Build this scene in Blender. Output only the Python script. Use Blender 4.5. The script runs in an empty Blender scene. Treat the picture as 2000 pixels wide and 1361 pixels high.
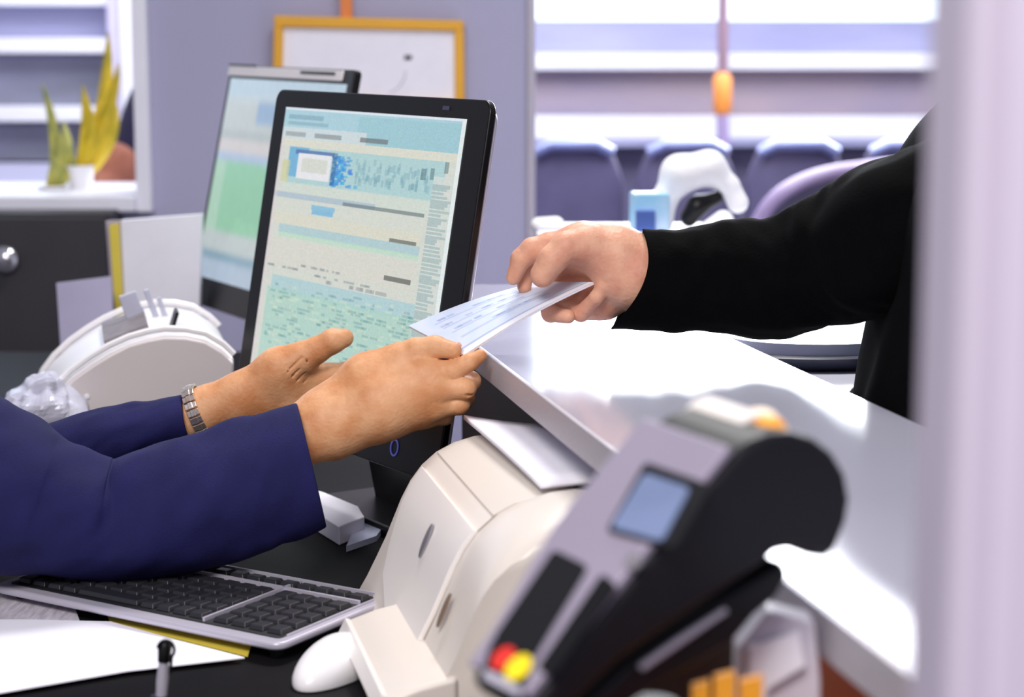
import bpy, bmesh, math, random
import numpy as np
from mathutils import Vector, Matrix, noise

# ------------------------------------------------------------------ camera
SC = bpy.context.scene
COL = SC.collection
H = 1.30                      # eye height
FPX = 4000.0                  # focal length in pixels of the 2000 px wide frame
TH = math.atan((680.5 - 60) / FPX)
CT, ST = math.cos(TH), math.sin(TH)
cam = bpy.data.cameras.new('camera')
camo = bpy.data.objects.new('camera', cam)
COL.objects.link(camo)
camo.location = (0, 0, H)
camo.rotation_euler = (math.pi / 2 - TH, 0, 0)
cam.sensor_fit = 'HORIZONTAL'
cam.sensor_width = 36.0
cam.lens = 36.0 * FPX / 2000.0
cam.clip_start = 0.02
cam.dof.use_dof = True
cam.dof.focus_distance = 1.93
cam.dof.aperture_fstop = 5.6
SC.camera = camo

# ------------------------------------------------------------------ world, lights, exposure
W = bpy.data.worlds.new('world')
SC.world = W
W.use_nodes = True
bg = W.node_tree.nodes['Background']
bg.inputs[0].default_value = (0.80, 0.82, 1.0, 1)
bg.inputs[1].default_value = 0.36


def area(name, loc, target, size, power, col=(1, 1, 1), sy=None):
    l = bpy.data.lights.new(name, 'AREA')
    l.energy = power
    l.color = col
    l.shape = 'RECTANGLE'
    l.size = size
    l.size_y = sy or size
    o = bpy.data.objects.new(name, l)
    COL.objects.link(o)
    o.location = loc
    d = Vector(target) - Vector(loc)
    o.rotation_euler = d.to_track_quat('-Z', 'Y').to_euler()
    return o


area('ceiling_light_panel', (0.15, 2.75, 2.7), (0.05, 1.8, 1.0), 0.6, 34, (1.0, 0.98, 0.96), 0.5)
area('front_fill_light', (-0.5, -0.4, 2.7), (-0.1, 1.8, 1.0), 1.0, 62, (1.0, 0.95, 0.92), 0.8)  # unseen fill added behind the camera to brighten faces turned this way
area('back_fill_light', (0.2, 4.9, 2.8), (0.2, 7.0, 1.0), 3.4, 125, (0.93, 0.95, 1.0), 1.4)  # unseen fill added and tilted at the far wall to lift the window rails
area('window_daylight', (1.5, 6.3, 2.1), (0.0, 1.8, 1.0), 2.6, 170, (0.95, 0.97, 1.0), 1.0)

SC.view_settings.view_transform = 'Standard'
SC.view_settings.look = 'None'
SC.view_settings.gamma = 1.0
SC.view_settings.use_curve_mapping = False
SC.view_settings.exposure = 0.0
SC.cycles.use_denoising = True


# ------------------------------------------------------------------ helpers: pixels, planes
def ray(px, py):
    a = (px - 1000) / FPX
    b = (680.5 - py) / FPX
    return Vector((a, CT + b * ST, -ST + b * CT))


def P(px, py, Y):
    d = ray(px, py)
    d = d * (Y / d.y)
    return Vector((d.x, d.y, d.z + H))


def PZ(px, py, dz):
    """point seen at this pixel on the level that lies dz below the eye"""
    d = ray(px, py)
    d = d * (-dz / d.z)
    return Vector((d.x, d.y, d.z + H))


def PP(px, py, o, n):
    """point seen at this pixel on the plane through o with normal n"""
    d = ray(px, py)
    t = (Vector(o) - Vector((0, 0, H))).dot(n) / d.dot(n)
    return Vector((0, 0, H)) + d * t


DESK = H - 0.51
CTR = H - 0.30
WD = Vector((0.211, -0.977, 0)).normalized()      # along the counter, towards the camera
ED = Vector((0.977, 0.211, 0)).normalized()       # across the counter, to the right
UP = Vector((0, 0, 1))


def srgb(r, g, b):
    def f(c):
        c /= 255.0
        return c / 12.92 if c <= 0.04045 else ((c + 0.055) / 1.055) ** 2.4
    return (f(r), f(g), f(b))


# ------------------------------------------------------------------ materials
def mat(name, col, rough=0.5, metal=0.0, var=0.0, vscale=8.0, bump=0.0, bscale=60.0, sss=0.0,
        emit=None, estr=0.0, alpha=1.0, trans=0.0, spec=0.5, attr=None, attr_emit=0.0, coat=0.0, col2=None, sheen=0.0, stretch=None):
    m = bpy.data.materials.new(name)
    m.use_nodes = True
    nt = m.node_tree
    b = nt.nodes['Principled BSDF']
    I = b.inputs
    I['Base Color'].default_value = (*col, 1)
    I['Roughness'].default_value = rough
    I['Metallic'].default_value = metal
    I['Specular IOR Level'].default_value = spec
    I['Coat Weight'].default_value = coat
    if sheen:
        I['Sheen Weight'].default_value = sheen
    if sss:
        I['Subsurface Weight'].default_value = sss
        I['Subsurface Radius'].default_value = (0.012, 0.004, 0.002)
        I['Subsurface Scale'].default_value = 0.6
    if trans:
        I['Transmission Weight'].default_value = trans
    if alpha < 1:
        I['Alpha'].default_value = alpha
    if emit:
        I['Emission Color'].default_value = (*emit, 1)
        I['Emission Strength'].default_value = estr
    tc = nt.nodes.new('ShaderNodeTexCoord')
    src = tc.outputs['Object']
    if stretch:
        mp = nt.nodes.new('ShaderNodeMapping')
        mp.inputs['Scale'].default_value = stretch
        nt.links.new(src, mp.inputs['Vector'])
        src = mp.outputs['Vector']
    if var or col2:
        n = nt.nodes.new('ShaderNodeTexNoise')
        n.inputs['Scale'].default_value = vscale
        n.inputs['Detail'].default_value = 4
        nt.links.new(src, n.inputs['Vector'])
        r = nt.nodes.new('ShaderNodeValToRGB')
        r.color_ramp.elements[0].position = 0.35
        r.color_ramp.elements[1].position = 0.65
        c2 = col2 or tuple(min(1, c * (1 + var)) for c in col)
        c1 = col if col2 else tuple(c * (1 - var) for c in col)
        r.color_ramp.elements[0].color = (*c1, 1)
        r.color_ramp.elements[1].color = (*c2, 1)
        nt.links.new(n.outputs['Fac'], r.inputs['Fac'])
        nt.links.new(r.outputs['Color'], I['Base Color'])
    if bump:
        n2 = nt.nodes.new('ShaderNodeTexNoise')
        n2.inputs['Scale'].default_value = bscale
        n2.inputs['Detail'].default_value = 5
        nt.links.new(src, n2.inputs['Vector'])
        bn = nt.nodes.new('ShaderNodeBump')
        bn.inputs['Strength'].default_value = bump
        bn.inputs['Distance'].default_value = 0.002
        nt.links.new(n2.outputs['Fac'], bn.inputs['Height'])
        nt.links.new(bn.outputs['Normal'], I['Normal'])
    if attr:
        a = nt.nodes.new('ShaderNodeAttribute')
        a.attribute_name = attr
        if attr_emit:
            nt.links.new(a.outputs['Color'], I['Emission Color'])
            I['Emission Strength'].default_value = attr_emit
            I['Base Color'].default_value = (0.01, 0.01, 0.012, 1)
        else:
            nt.links.new(a.outputs['Color'], I['Base Color'])
    return m


M = {}
M['wall'] = mat('wall_paint', srgb(172, 170, 198), 0.8, var=0.03, vscale=2, bump=0.05)
M['white_frame'] = mat('white_frame', srgb(240, 240, 250), 0.4, var=0.02)
M['charcoal'] = mat('charcoal_laminate', srgb(52, 50, 55), 0.55, var=0.08, bump=0.05)
M['desk'] = mat('dark_desk_laminate', srgb(20, 19, 22), 0.55, spec=0.06, var=0.12, vscale=14, bump=0.03, bscale=200)
M['counter'] = mat('white_glossy_worktop', srgb(192, 192, 208), 0.2, var=0.015, vscale=5, coat=0.9)
M['counter'].node_tree.nodes['Principled BSDF'].inputs['Coat Roughness'].default_value = 0.12
M['alu'] = mat('brushed_edge_strip', srgb(196, 192, 200), 0.4, metal=0.3, var=0.05, vscale=60, stretch=(1, 8, 8))
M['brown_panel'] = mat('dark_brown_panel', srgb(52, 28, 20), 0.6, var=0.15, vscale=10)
M['orange_panel'] = mat('rust_orange_panel', srgb(222, 88, 14), 0.5, var=0.08, vscale=12)
M['post'] = mat('mauve_painted_post', srgb(196, 186, 204), 0.7, var=0.03, vscale=3)
M['floor'] = mat('grey_floor', srgb(120, 116, 128), 0.5, var=0.1)
M['black'] = mat('black_plastic', srgb(10, 9, 11), 0.35, bump=0.02, spec=0.35)
M['blackmatte'] = mat('black_matte_plastic', srgb(15, 15, 20), 0.5, bump=0.04, spec=0.3)
M['silver'] = mat('silver_plastic', srgb(190, 186, 200), 0.38, metal=0.25, var=0.03)
M['steel'] = mat('polished_steel', srgb(205, 203, 208), 0.2, metal=0.9, var=0.04)
M['cream'] = mat('cream_plastic', srgb(226, 217, 208), 0.34, var=0.015, vscale=6, bump=0.015, bscale=400)
M['cream_light'] = mat('cream_light_plastic', srgb(240, 234, 230), 0.3, var=0.01)
M['groove'] = mat('beige_seam', srgb(120, 100, 84), 0.6, var=0.05)
M['white_pl'] = mat('white_plastic', srgb(240, 238, 240), 0.3, var=0.01)
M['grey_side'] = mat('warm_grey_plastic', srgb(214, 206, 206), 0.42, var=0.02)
M['greyblue'] = mat('translucent_grey_tab', srgb(186, 188, 206), 0.3, var=0.04)
M['paper'] = mat('white_paper', srgb(244, 242, 252), 0.75, var=0.02, vscale=20, bump=0.05, bscale=90)
M['lilac_paper'] = mat('lilac_paper', srgb(208, 202, 232), 0.75, var=0.03, vscale=20)
M['yellow'] = mat('yellow_card', srgb(232, 210, 80), 0.6, var=0.05)
M['orange'] = mat('orange_plastic', srgb(238, 160, 40), 0.5, var=0.05)
M['navy'] = mat('navy_suit_cloth', srgb(25, 25, 76), 0.8, var=0.10, vscale=30, bump=0.3, bscale=700, spec=0.25)
M['blackcloth'] = mat('black_knit_cloth', srgb(4, 4, 5), 0.9, var=0.2, vscale=40, bump=0.3, bscale=500, spec=0.06)
M['gold'] = mat('silver_gold_link', srgb(226, 214, 204), 0.2, metal=0.85, var=0.1, vscale=300)
M['purple'] = mat('aubergine_upholstery', srgb(84, 78, 112), 0.6, var=0.1, vscale=12)
M['lilac'] = mat('lilac_upholstery', srgb(176, 156, 200), 0.6, var=0.05)
M['peach'] = mat('peach_cushion', srgb(214, 186, 180), 0.7, var=0.05)
M['cyan'] = mat('cyan_packet', srgb(150, 215, 248), 0.4, var=0.05, col2=srgb(200, 225, 250), vscale=14)
M['blue'] = mat('blue_packet', srgb(80, 110, 190), 0.5, var=0.1)
M['fluff'] = mat('white_soft_fabric', srgb(244, 244, 248), 0.9, bump=0.5, bscale=80)
M['leaf'] = mat('yellow_green_leaf', srgb(178, 164, 30), 0.5, col2=srgb(240, 206, 50), vscale=18)
M['leafg'] = mat('green_leaf', srgb(120, 132, 70), 0.5, col2=srgb(196, 190, 90), vscale=18)
M['key'] = mat('black_key', srgb(40, 40, 46), 0.4)
M['glass_lcd'] = mat('grey_blue_display', srgb(112, 126, 160), 0.2, var=0.08, vscale=20, emit=srgb(122, 138, 176), estr=0.05)
M['red'] = mat('red_disc', srgb(226, 50, 40), 0.4)
M['yellowdisc'] = mat('yellow_disc', srgb(246, 220, 30), 0.4)
M['bag'] = mat('clear_crumpled_plastic', srgb(214, 214, 232), 0.15, var=0.1, vscale=40, alpha=0.75, bump=0.6, bscale=60)
M['ghost'] = mat('translucent_white_plastic', srgb(220, 214, 226), 0.3, var=0.06, vscale=14, alpha=0.9)
M['logo_blue'] = mat('pale_blue_logo', srgb(90, 100, 190), 0.3, emit=srgb(90, 100, 200), estr=0.3)
M['logo_grey'] = mat('grey_logo', srgb(150, 146, 152), 0.3, metal=0.4)
M['nail'] = mat('pink_nail', srgb(232, 182, 168), 0.25, coat=0.3)


def skin_mat(name, c1, c2):
    m = mat(name, c1, 0.52, col2=c2, vscale=34, bump=0.35, bscale=260, sss=0.10, spec=0.4)
    return m


M['skin_a'] = skin_mat('warm_tan_skin', srgb(204, 138, 90), srgb(226, 172, 128))
M['skin_b'] = skin_mat('rosy_skin', srgb(206, 142, 116), srgb(226, 174, 144))
M['skin_c'] = skin_mat('brown_skin', srgb(176, 104, 78), srgb(190, 120, 92))


# ------------------------------------------------------------------ mesh building
WL = {}          # world location of every object that parents something


def tag(o, label=None, cat=None, group=None, kind=None):
    if label:
        o['label'] = label
    if cat:
        o['category'] = cat
    if group:
        o['group'] = group
    if kind:
        o['kind'] = kind
    return o


def thing(name, loc, label, cat, group=None):
    o = bpy.data.objects.new(name, None)
    o.empty_display_size = 0.02
    COL.objects.link(o)
    o.location = loc
    WL[o.name] = Vector(loc)
    return tag(o, label, cat, group)


class MB:
    def __init__(s):
        s.v = []
        s.f = []

    def add(s, vs, fs):
        k = len(s.v)
        s.v += [Vector(v) for v in vs]
        s.f += [tuple(i + k for i in f) for f in fs]
        return s

    def box(s, c, ax, ay, az, hx, hy, hz):
        c = Vector(c); ax = Vector(ax); ay = Vector(ay); az = Vector(az)
        vs = [c + ax * (i * hx) + ay * (j * hy) + az * (k * hz) for k in (-1, 1) for j in (-1, 1) for i in (-1, 1)]
        return s.add(vs, [(0, 2, 3, 1), (4, 5, 7, 6), (0, 1, 5, 4), (2, 6, 7, 3), (0, 4, 6, 2), (1, 3, 7, 5)])

    def abox(s, x0, x1, y0, y1, z0, z1):
        return s.box(((x0 + x1) / 2, (y0 + y1) / 2, (z0 + z1) / 2), (1, 0, 0), (0, 1, 0), (0, 0, 1),
                     abs(x1 - x0) / 2, abs(y1 - y0) / 2, abs(z1 - z0) / 2)

    def prism(s, pts, d):
        """closed outline pts (3-D, planar) extruded by vector d"""
        n = len(pts)
        d = Vector(d)
        a = [Vector(p) for p in pts]
        b = [p + d for p in a]
        fs = [tuple(range(n)), tuple(range(2 * n - 1, n - 1, -1))]
        fs += [(i, i + n, (i + 1) % n + n, (i + 1) % n) for i in range(n)]
        return s.add(a + b, fs)

    def rings(s, rings, caps=True, closed=True):
        n = len(rings[0])
        vs = [p for r in rings for p in r]
        fs = []
        for i in range(len(rings) - 1):
            for j in range(n if closed else n - 1):
                a = i * n + j
                b = i * n + (j + 1) % n
                fs.append((a, b, b + n, a + n))
        if caps:
            fs.append(tuple(range(n - 1, -1, -1)))
            k = (len(rings) - 1) * n
            fs.append(tuple(range(k, k + n)))
        return s.add(vs, fs)

    def tube(s, pts, r, seg=10):
        pts = [Vector(p) for p in pts]
        rs = r if isinstance(r, (list, tuple)) else [r] * len(pts)
        rr = []
        ref = None
        for i, p in enumerate(pts):
            t = (pts[min(i + 1, len(pts) - 1)] - pts[max(i - 1, 0)]).normalized()
            if ref is None:
                ref = t.orthogonal()
            u = (ref - t * ref.dot(t)).normalized()
            ref = u
            w = t.cross(u)
            rr.append([p + (u * math.cos(2 * math.pi * k / seg) + w * math.sin(2 * math.pi * k / seg)) * rs[i]
                       for k in range(seg)])
        return s.rings(rr)

    def lathe(s, c, prof, axis=UP, seg=24, sx=1.0, xdir=None):
        axis = Vector(axis).normalized()
        u = Vector(xdir) if xdir is not None else axis.orthogonal().normalized()
        w = axis.cross(u)
        c = Vector(c)
        rr = [[c + axis * h + (u * math.cos(2 * math.pi * k / seg) * sx + w * math.sin(2 * math.pi * k / seg)) * r
               for k in range(seg)] for r, h in prof]
        return s.rings(rr)

    def ellipsoid(s, c, a, b, d, nu=24, nv=14, fn=None):
        c = Vector(c)
        rr = []
        for i in range(1, nv):
            ph = math.pi * i / nv
            rr.append([c + a * (math.sin(ph) * math.cos(2 * math.pi * k / nu)) + b * (math.sin(ph) * math.sin(2 * math.pi * k / nu))
                       + d * (-math.cos(ph)) for k in range(nu)])
        if fn:
            rr = [[fn(p) for p in r] for r in rr]
        return s.rings(rr)

    def build(s, name, m, parent=None, smooth=False, bevel=0.0, seg=2, label=None, origin=None):
        if origin is None:
            if parent is None:
                lo = [min(v[i] for v in s.v) for i in range(3)]
                hi = [max(v[i] for v in s.v) for i in range(3)]
                origin = Vector(((lo[0] + hi[0]) / 2, (lo[1] + hi[1]) / 2, lo[2]))
            else:
                origin = sum(s.v, Vector()) / len(s.v)
        me = bpy.data.meshes.new(name)
        me.from_pydata([tuple(v - origin) for v in s.v], [], s.f)
        bm = bmesh.new()
        bm.from_mesh(me)
        bmesh.ops.recalc_face_normals(bm, faces=bm.faces)
        bm.to_mesh(me)
        bm.free()
        me.materials.append(M[m] if isinstance(m, str) else m)
        o = bpy.data.objects.new(name, me)
        COL.objects.link(o)
        WL[o.name] = origin.copy()
        if parent is not None:
            o.parent = parent
            o.location = origin - WL[parent.name]
        else:
            o.location = origin
        if bevel:
            b = o.modifiers.new('bevel', 'BEVEL')
            b.width = bevel
            b.segments = seg
            b.limit_method = 'ANGLE'
            b.angle_limit = math.radians(35)
            b.harden_normals = True
            smooth = True
        if smooth:
            me.polygons.foreach_set('use_smooth', [True] * len(me.polygons))
            try:
                me.set_sharp_from_angle(angle=math.radians(40))
            except Exception:
                pass
        if label:
            o['label'] = label
        return o


def catmull(pts, n):
    """pts: list of tuples; n samples per span"""
    A = [np.array(p, float) for p in pts]
    A = [2 * A[0] - A[1]] + A + [2 * A[-1] - A[-2]]
    out = []
    for i in range(1, len(A) - 2):
        for k in range(n):
            t = k / n
            a, b, c, d = A[i - 1], A[i], A[i + 1], A[i + 2]
            out.append(0.5 * (2 * b + (c - a) * t + (2 * a - 5 * b + 4 * c - d) * t * t + (3 * b - a - 3 * c + d) * t ** 3))
    out.append(A[-2])
    return out


# ------------------------------------------------------------------ implicit surfaces (hands, bodies)
def surface_nets(F, lo, h):
    """F: 3-D array of field values, lo: origin, h: voxel; returns verts, quads"""
    S = F < 0
    nx, ny, nz = F.shape
    corners = [(i, j, k) for i in (0, 1) for j in (0, 1) for k in (0, 1)]
    cnt = np.zeros((nx - 1, ny - 1, nz - 1), np.int8)
    for (i, j, k) in corners:
        cnt += S[i:nx - 1 + i, j:ny - 1 + j, k:nz - 1 + k]
    act = (cnt > 0) & (cnt < 8)
    idx = -np.ones(act.shape, np.int64)
    cells = np.argwhere(act)
    idx[act] = np.arange(len(cells))
    acc = np.zeros((len(cells), 3))
    num = np.zeros(len(cells))
    for a in corners:
        for ax in range(3):
            if a[ax] == 0:
                b = list(a)
                b[ax] = 1
                fa = F[cells[:, 0] + a[0], cells[:, 1] + a[1], cells[:, 2] + a[2]]
                fb = F[cells[:, 0] + b[0], cells[:, 1] + b[1], cells[:, 2] + b[2]]
                m = (fa < 0) != (fb < 0)
                t = np.where(m, fa / np.where(m, fa - fb, 1), 0)
                p = np.repeat(np.array([a], float), len(cells), 0)
                p[:, ax] = t
                acc[m] += p[m]
                num[m] += 1
    V = (cells + acc / num[:, None]) * h + np.array(lo)
    Q = []
    for ax in range(3):
        o1, o2 = [(1, 2), (2, 0), (0, 1)][ax]
        sl = [slice(1, n - 1) for n in F.shape]
        sl[ax] = slice(0, F.shape[ax] - 1)
        s0 = S[tuple(sl)]
        sl2 = list(sl)
        sl2[ax] = slice(1, F.shape[ax])
        s1 = S[tuple(sl2)]
        e = np.argwhere(s0 != s1)
        flip = s0[tuple(e.T)]
        e = e + np.array([0 if q == ax else 1 for q in range(3)])
        d1 = np.zeros(3, int); d1[o1] = 1
        d2 = np.zeros(3, int); d2[o2] = 1
        q = [idx[tuple((e - x).T)] for x in (0 * d1, d1, d1 + d2, d2)]
        q = np.stack(q, 1)
        q[~flip] = q[~flip][:, ::-1]
        Q.append(q)
    Q = np.concatenate(Q)
    return V, Q


def sd_cone(X, Y, Z, a, b, ra, rb):
    a = np.array(a); b = np.array(b)
    ba = b - a
    l2 = max(float(ba @ ba), 1e-12)
    px, py, pz = X - a[0], Y - a[1], Z - a[2]
    t = np.clip((px * ba[0] + py * ba[1] + pz * ba[2]) / l2, 0, 1)
    return np.sqrt((px - t * ba[0]) ** 2 + (py - t * ba[1]) ** 2 + (pz - t * ba[2]) ** 2) - (ra + (rb - ra) * t)


def smin(a, b, k):
    h = np.maximum(k - np.abs(a - b), 0) / k
    return np.minimum(a, b) - h * h * k * 0.25


def smax(a, b, k):
    return -smin(-a, -b, k)


def implicit(core, chains, cuts, h, kcore=0.012, kch=0.003, kjoin=0.008, pad=0.006, kcut=0.0015):
    """core / each chain: list of (a, b, ra, rb) round cones; chains join the core only.
    cuts: list of (a, b, ra, rb) taken away (creases)."""
    allc = core + [c for ch in chains for c in ch]
    lo = np.min([np.minimum(np.array(c[0]) - c[2], np.array(c[1]) - c[3]) for c in allc], 0) - pad
    hi = np.max([np.maximum(np.array(c[0]) + c[2], np.array(c[1]) + c[3]) for c in allc], 0) + pad
    n = np.ceil((hi - lo) / h).astype(int) + 1
    ax = [lo[i] + h * np.arange(n[i]) for i in range(3)]
    F = np.full(n, 1.0, np.float32)

    def local(c, fun, m):
        l = np.minimum(np.array(c[0]) - c[2], np.array(c[1]) - c[3]) - m
        u = np.maximum(np.array(c[0]) + c[2], np.array(c[1]) + c[3]) + m
        i0 = np.clip(np.floor((l - lo) / h).astype(int), 0, n - 1)
        i1 = np.clip(np.ceil((u - lo) / h).astype(int) + 1, 1, n)
        sl = tuple(slice(i0[i], i1[i]) for i in range(3))
        X, Y, Z = np.meshgrid(*[ax[i][sl[i]] for i in range(3)], indexing='ij', sparse=True)
        fun(sl, sd_cone(X, Y, Z, *c))

    def un(G, k):
        def f(sl, d):
            G[sl] = smin(G[sl], d, k)
        return f
    big = 0.03
    for c in core:
        local(c, un(F, kcore), big)
    base = F.copy()
    for ch in chains:
        G = np.full(n, 1.0, np.float32)
        for c in ch:
            local(c, un(G, kch), big)
        F = np.minimum(F, smin(base, G, kjoin))
    for c in cuts:
        def f(sl, d):
            F[sl] = smax(F[sl], -d, kcut)
        local(c, f, 0.004)
    return surface_nets(F, lo, h)


def relax(V, Q, it=2, lam=0.5):
    n = len(V)
    E = np.concatenate([Q[:, [0, 1]], Q[:, [1, 2]], Q[:, [2, 3]], Q[:, [3, 0]]])
    E = np.concatenate([E, E[:, ::-1]])
    deg = np.bincount(E[:, 0], minlength=n)[:, None]
    for _ in range(it):
        S = np.stack([np.bincount(E[:, 0], weights=V[E[:, 1], i], minlength=n) for i in range(3)], 1)
        V = V + lam * (S / np.maximum(deg, 1) - V)
    return V


def mesh_np(parts, name, m, parent=None, label=None, origin=None):
    """parts: list of (V, Q) joined into one mesh object"""
    Vs, Qs, k = [], [], 0
    for V, Q in parts:
        Vs.append(V)
        Qs.append(Q + k)
        k += len(V)
    V = np.concatenate(Vs)
    Q = np.concatenate(Qs)
    org = np.array(origin) if origin is not None else V.mean(0)
    me = bpy.data.meshes.new(name)
    me.vertices.add(len(V))
    me.vertices.foreach_set('co', (V - org).astype(np.float32).ravel())
    me.loops.add(Q.size)
    me.loops.foreach_set('vertex_index', Q.astype(np.int32).ravel())
    me.polygons.add(len(Q))
    me.polygons.foreach_set('loop_start', np.arange(0, Q.size, 4, dtype=np.int32))
    me.polygons.foreach_set('use_smooth', np.ones(len(Q), bool))
    me.update(calc_edges=True)
    me.validate()
    me.materials.append(M[m] if isinstance(m, str) else m)
    o = bpy.data.objects.new(name, me)
    COL.objects.link(o)
    WL[o.name] = Vector(org)
    if parent is not None:
        o.parent = parent
        o.location = Vector(org) - WL[parent.name]
    else:
        o.location = Vector(org)
    if label:
        o['label'] = label
    return o


def cone(base, a, b):
    """a, b = (px, py, mm further away than base, radius px) -> world round cone"""
    ya, yb = base + a[2] / 1000.0, base + b[2] / 1000.0
    return (tuple(P(a[0], a[1], ya)), tuple(P(b[0], b[1], yb)), a[3] * ya / FPX, b[3] * yb / FPX)


def chain(base, *pts):
    return [cone(base, pts[i], pts[i + 1]) for i in range(len(pts) - 1)]


# ------------------------------------------------------------------ painted grid (screens, printed paper)
def painted(name, o, u, v, nu, nv, rgb, parent, m, bend=None, label=None):
    """a flat sheet o + s*u + t*v with one face per cell; rgb[nv, nu, 3] are linear colours, row 0 at the top"""
    S, T = np.meshgrid(np.linspace(0, 1, nu + 1), np.linspace(0, 1, nv + 1))
    V = np.array(o) + S[..., None] * np.array(u) + T[..., None] * np.array(v)
    if bend is not None:
        V = V + bend(S, T)
    V = V.reshape(-1, 3)
    i = np.arange(nu)[None, :] + (nu + 1) * np.arange(nv)[:, None]
    Q = np.stack([i, i + 1, i + nu + 2, i + nu + 1], -1).reshape(-1, 4)
    ob = mesh_np([(V, Q)], name, m, parent, label)
    me = ob.data
    a = me.color_attributes.new('paint', 'FLOAT_COLOR', 'CORNER')
    c = np.ones((nu * nv, 4, 4), np.float32)
    c[..., :3] = rgb.reshape(-1, 1, 3)
    a.data.foreach_set('color', c.ravel())
    me.polygons.foreach_set('use_smooth', np.zeros(len(me.polygons), bool))
    return ob


M['screen_front'] = mat('lit_screen', (0.01, 0.01, 0.01), 0.25, attr='paint', attr_emit=0.93)
M['screen_rear'] = mat('lit_screen_rear', (0.01, 0.01, 0.01), 0.25, attr='paint', attr_emit=0.85)
M['print'] = mat('printed_paper', (0.8, 0.8, 0.8), 0.6, attr='paint')


def struct(mb, name, m, **k):
    return tag(mb.build(name, m, **k), kind='structure')


def X(px, Y):
    return P(px, 60, Y).x


def Zp(py, Y):
    return P(1000, py, Y).z


# ================================================================== THE SETTING
struct(MB().abox(-6, 6, -1, 8, -0.05, 0), 'floor', 'floor')
YW = 4.0
xl, xr = X(292, YW), X(1028, YW)
# partition wall in the middle of the picture
struct(MB().abox(xl, xr, YW, YW + 0.12, 0, 2.9), 'wall_back', 'wall')
struct(MB().abox(X(-900, YW), xl - 0.0005, YW, YW + 0.12, 0, Zp(412, YW)), 'wall_back_left', 'wall')
struct(MB().abox(xr + 0.0005, X(1046, YW), YW - 0.012, YW + 0.13, 0, 2.9), 'trim_1', mat('lilac_grey_trim', srgb(184, 178, 192), 0.5, var=0.02), bevel=0.004)
# white framed hatch in the partition, left
w = thing('window_1', (X(0, YW), YW, Zp(412, YW)), None, None)
tag(w, kind='structure')
MB().abox(X(262, YW), X(292, YW) - 0.0005, YW - 0.03, YW + 0.14, Zp(412, YW), 2.6).build('window_frame', 'white_frame', w, bevel=0.003)
MB().abox(X(-900, YW), X(262, YW), YW - 0.05, YW + 0.34, Zp(410, YW), Zp(380, YW)).build('window_sill', 'white_frame', w, bevel=0.004)
MB().abox(X(-900, YW), X(262, YW), YW - 0.03, YW + 0.14, 2.45, 2.6).build('window_frame', 'white_frame', w, bevel=0.003)
# far wall of the room with its banded windows
YF = 7.0
struct(MB().abox(-5, 5, YF + 0.06, YF + 0.16, 0, Zp(276, YF)), 'wall_far', mat('far_wall_paint', srgb(96, 92, 122), 0.7, var=0.08, vscale=1.5))
m_f1 = mat('frosted_glass_lilac', srgb(150, 152, 192), 0.5, col2=srgb(170, 170, 206), vscale=1.2, stretch=(1, 1, 6))
m_f2 = mat('frosted_glass_taupe', srgb(146, 136, 158), 0.5, col2=srgb(164, 148, 158), vscale=1.6, stretch=(1, 1, 4))
m_day = mat('daylit_glass', srgb(225, 240, 255), 0.3, emit=srgb(222, 238, 255), estr=1.15)
w = thing('window_2', (0.5, YF, Zp(276, YF)), None, None)
tag(w, kind='structure')
x0, x1 = -0.4, 5.0
for (ya, yb, m) in ((276, 133, m_f2), (106, 42, m_f1)):
    MB().abox(x0, x1, YF + 0.05, YF + 0.07, Zp(ya, YF), Zp(yb, YF)).build('frosted_pane', m, w)
MB().abox(x0, x1, YF + 0.05, YF + 0.07, Zp(40, YF), 2.75).build('clear_pane', m_day, w)
for (ya, yb) in ((270, 226), (136, 104)):
    MB().abox(x0, x1, YF - 0.03, YF + 0.04, Zp(ya, YF), Zp(yb, YF)).build('window_rail', 'white_frame', w, bevel=0.004)
MB().abox(x0, x1, YF - 0.06, YF + 0.04, Zp(284, YF), Zp(271, YF)).build('window_rail', m_f1, w)
w = thing('window_3', (-1.5, YF - 0.8, 0.7), None, None)
tag(w, kind='structure')
x0, x1 = -4.2, X(215, YF - 0.8)
YL = YF - 0.8
m_f3 = mat('frosted_glass_grey', srgb(120, 122, 136), 0.35, col2=srgb(150, 150, 176), vscale=1.6, stretch=(1, 1, 4))
for (ya, yb, m) in ((320, 232, m_f3), (212, 100, m_f3), (80, 12, m_f1), (420, 315, m_day)):
    MB().abox(x0, x1, YL + 0.05, YL + 0.07, Zp(ya, YL), Zp(yb, YL)).build('frosted_pane', m if ya != 420 else mat('bright_lilac_pane', srgb(212, 212, 240), 0.5), w)
MB().abox(x0, x1, YL + 0.05, YL + 0.07, Zp(0, YL), 2.75).build('clear_pane', m_day, w)
for (ya, yb) in ((237, 207), (104, 74), (12, -30)):
    MB().abox(x0, x1, YL - 0.03, YL + 0.04, Zp(ya, YL), Zp(yb, YL)).build('window_rail', 'white_frame', w, bevel=0.004)
MB().abox(x1, x1 + 0.04, YL - 0.04, YL + 0.08, 0.2, 2.75).build('window_frame', 'lilac_paper', w)
MB().abox(x1 + 0.04, x1 + 0.12, YL - 0.05, YL + 0.08, 0.2, 2.75).build('window_frame', 'white_frame', w)
MB().abox(x0, x1 + 0.12, YL - 0.02, YL + 0.08, 0.0, Zp(420, YL)).build('window_apron', 'wall', w)

# near post on the right
struct(MB().abox(0.1325, 0.62, 0.60, 0.665, 0, 2.6), 'wall_right', 'post', bevel=0.008, seg=4)
struct(MB().abox(0.142, 0.62, 0.590, 0.5995, 0, 2.6), 'trim_2', mat('pale_mauve_cladding', srgb(206, 196, 216), 0.6, var=0.02), bevel=0.006, seg=3)

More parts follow.
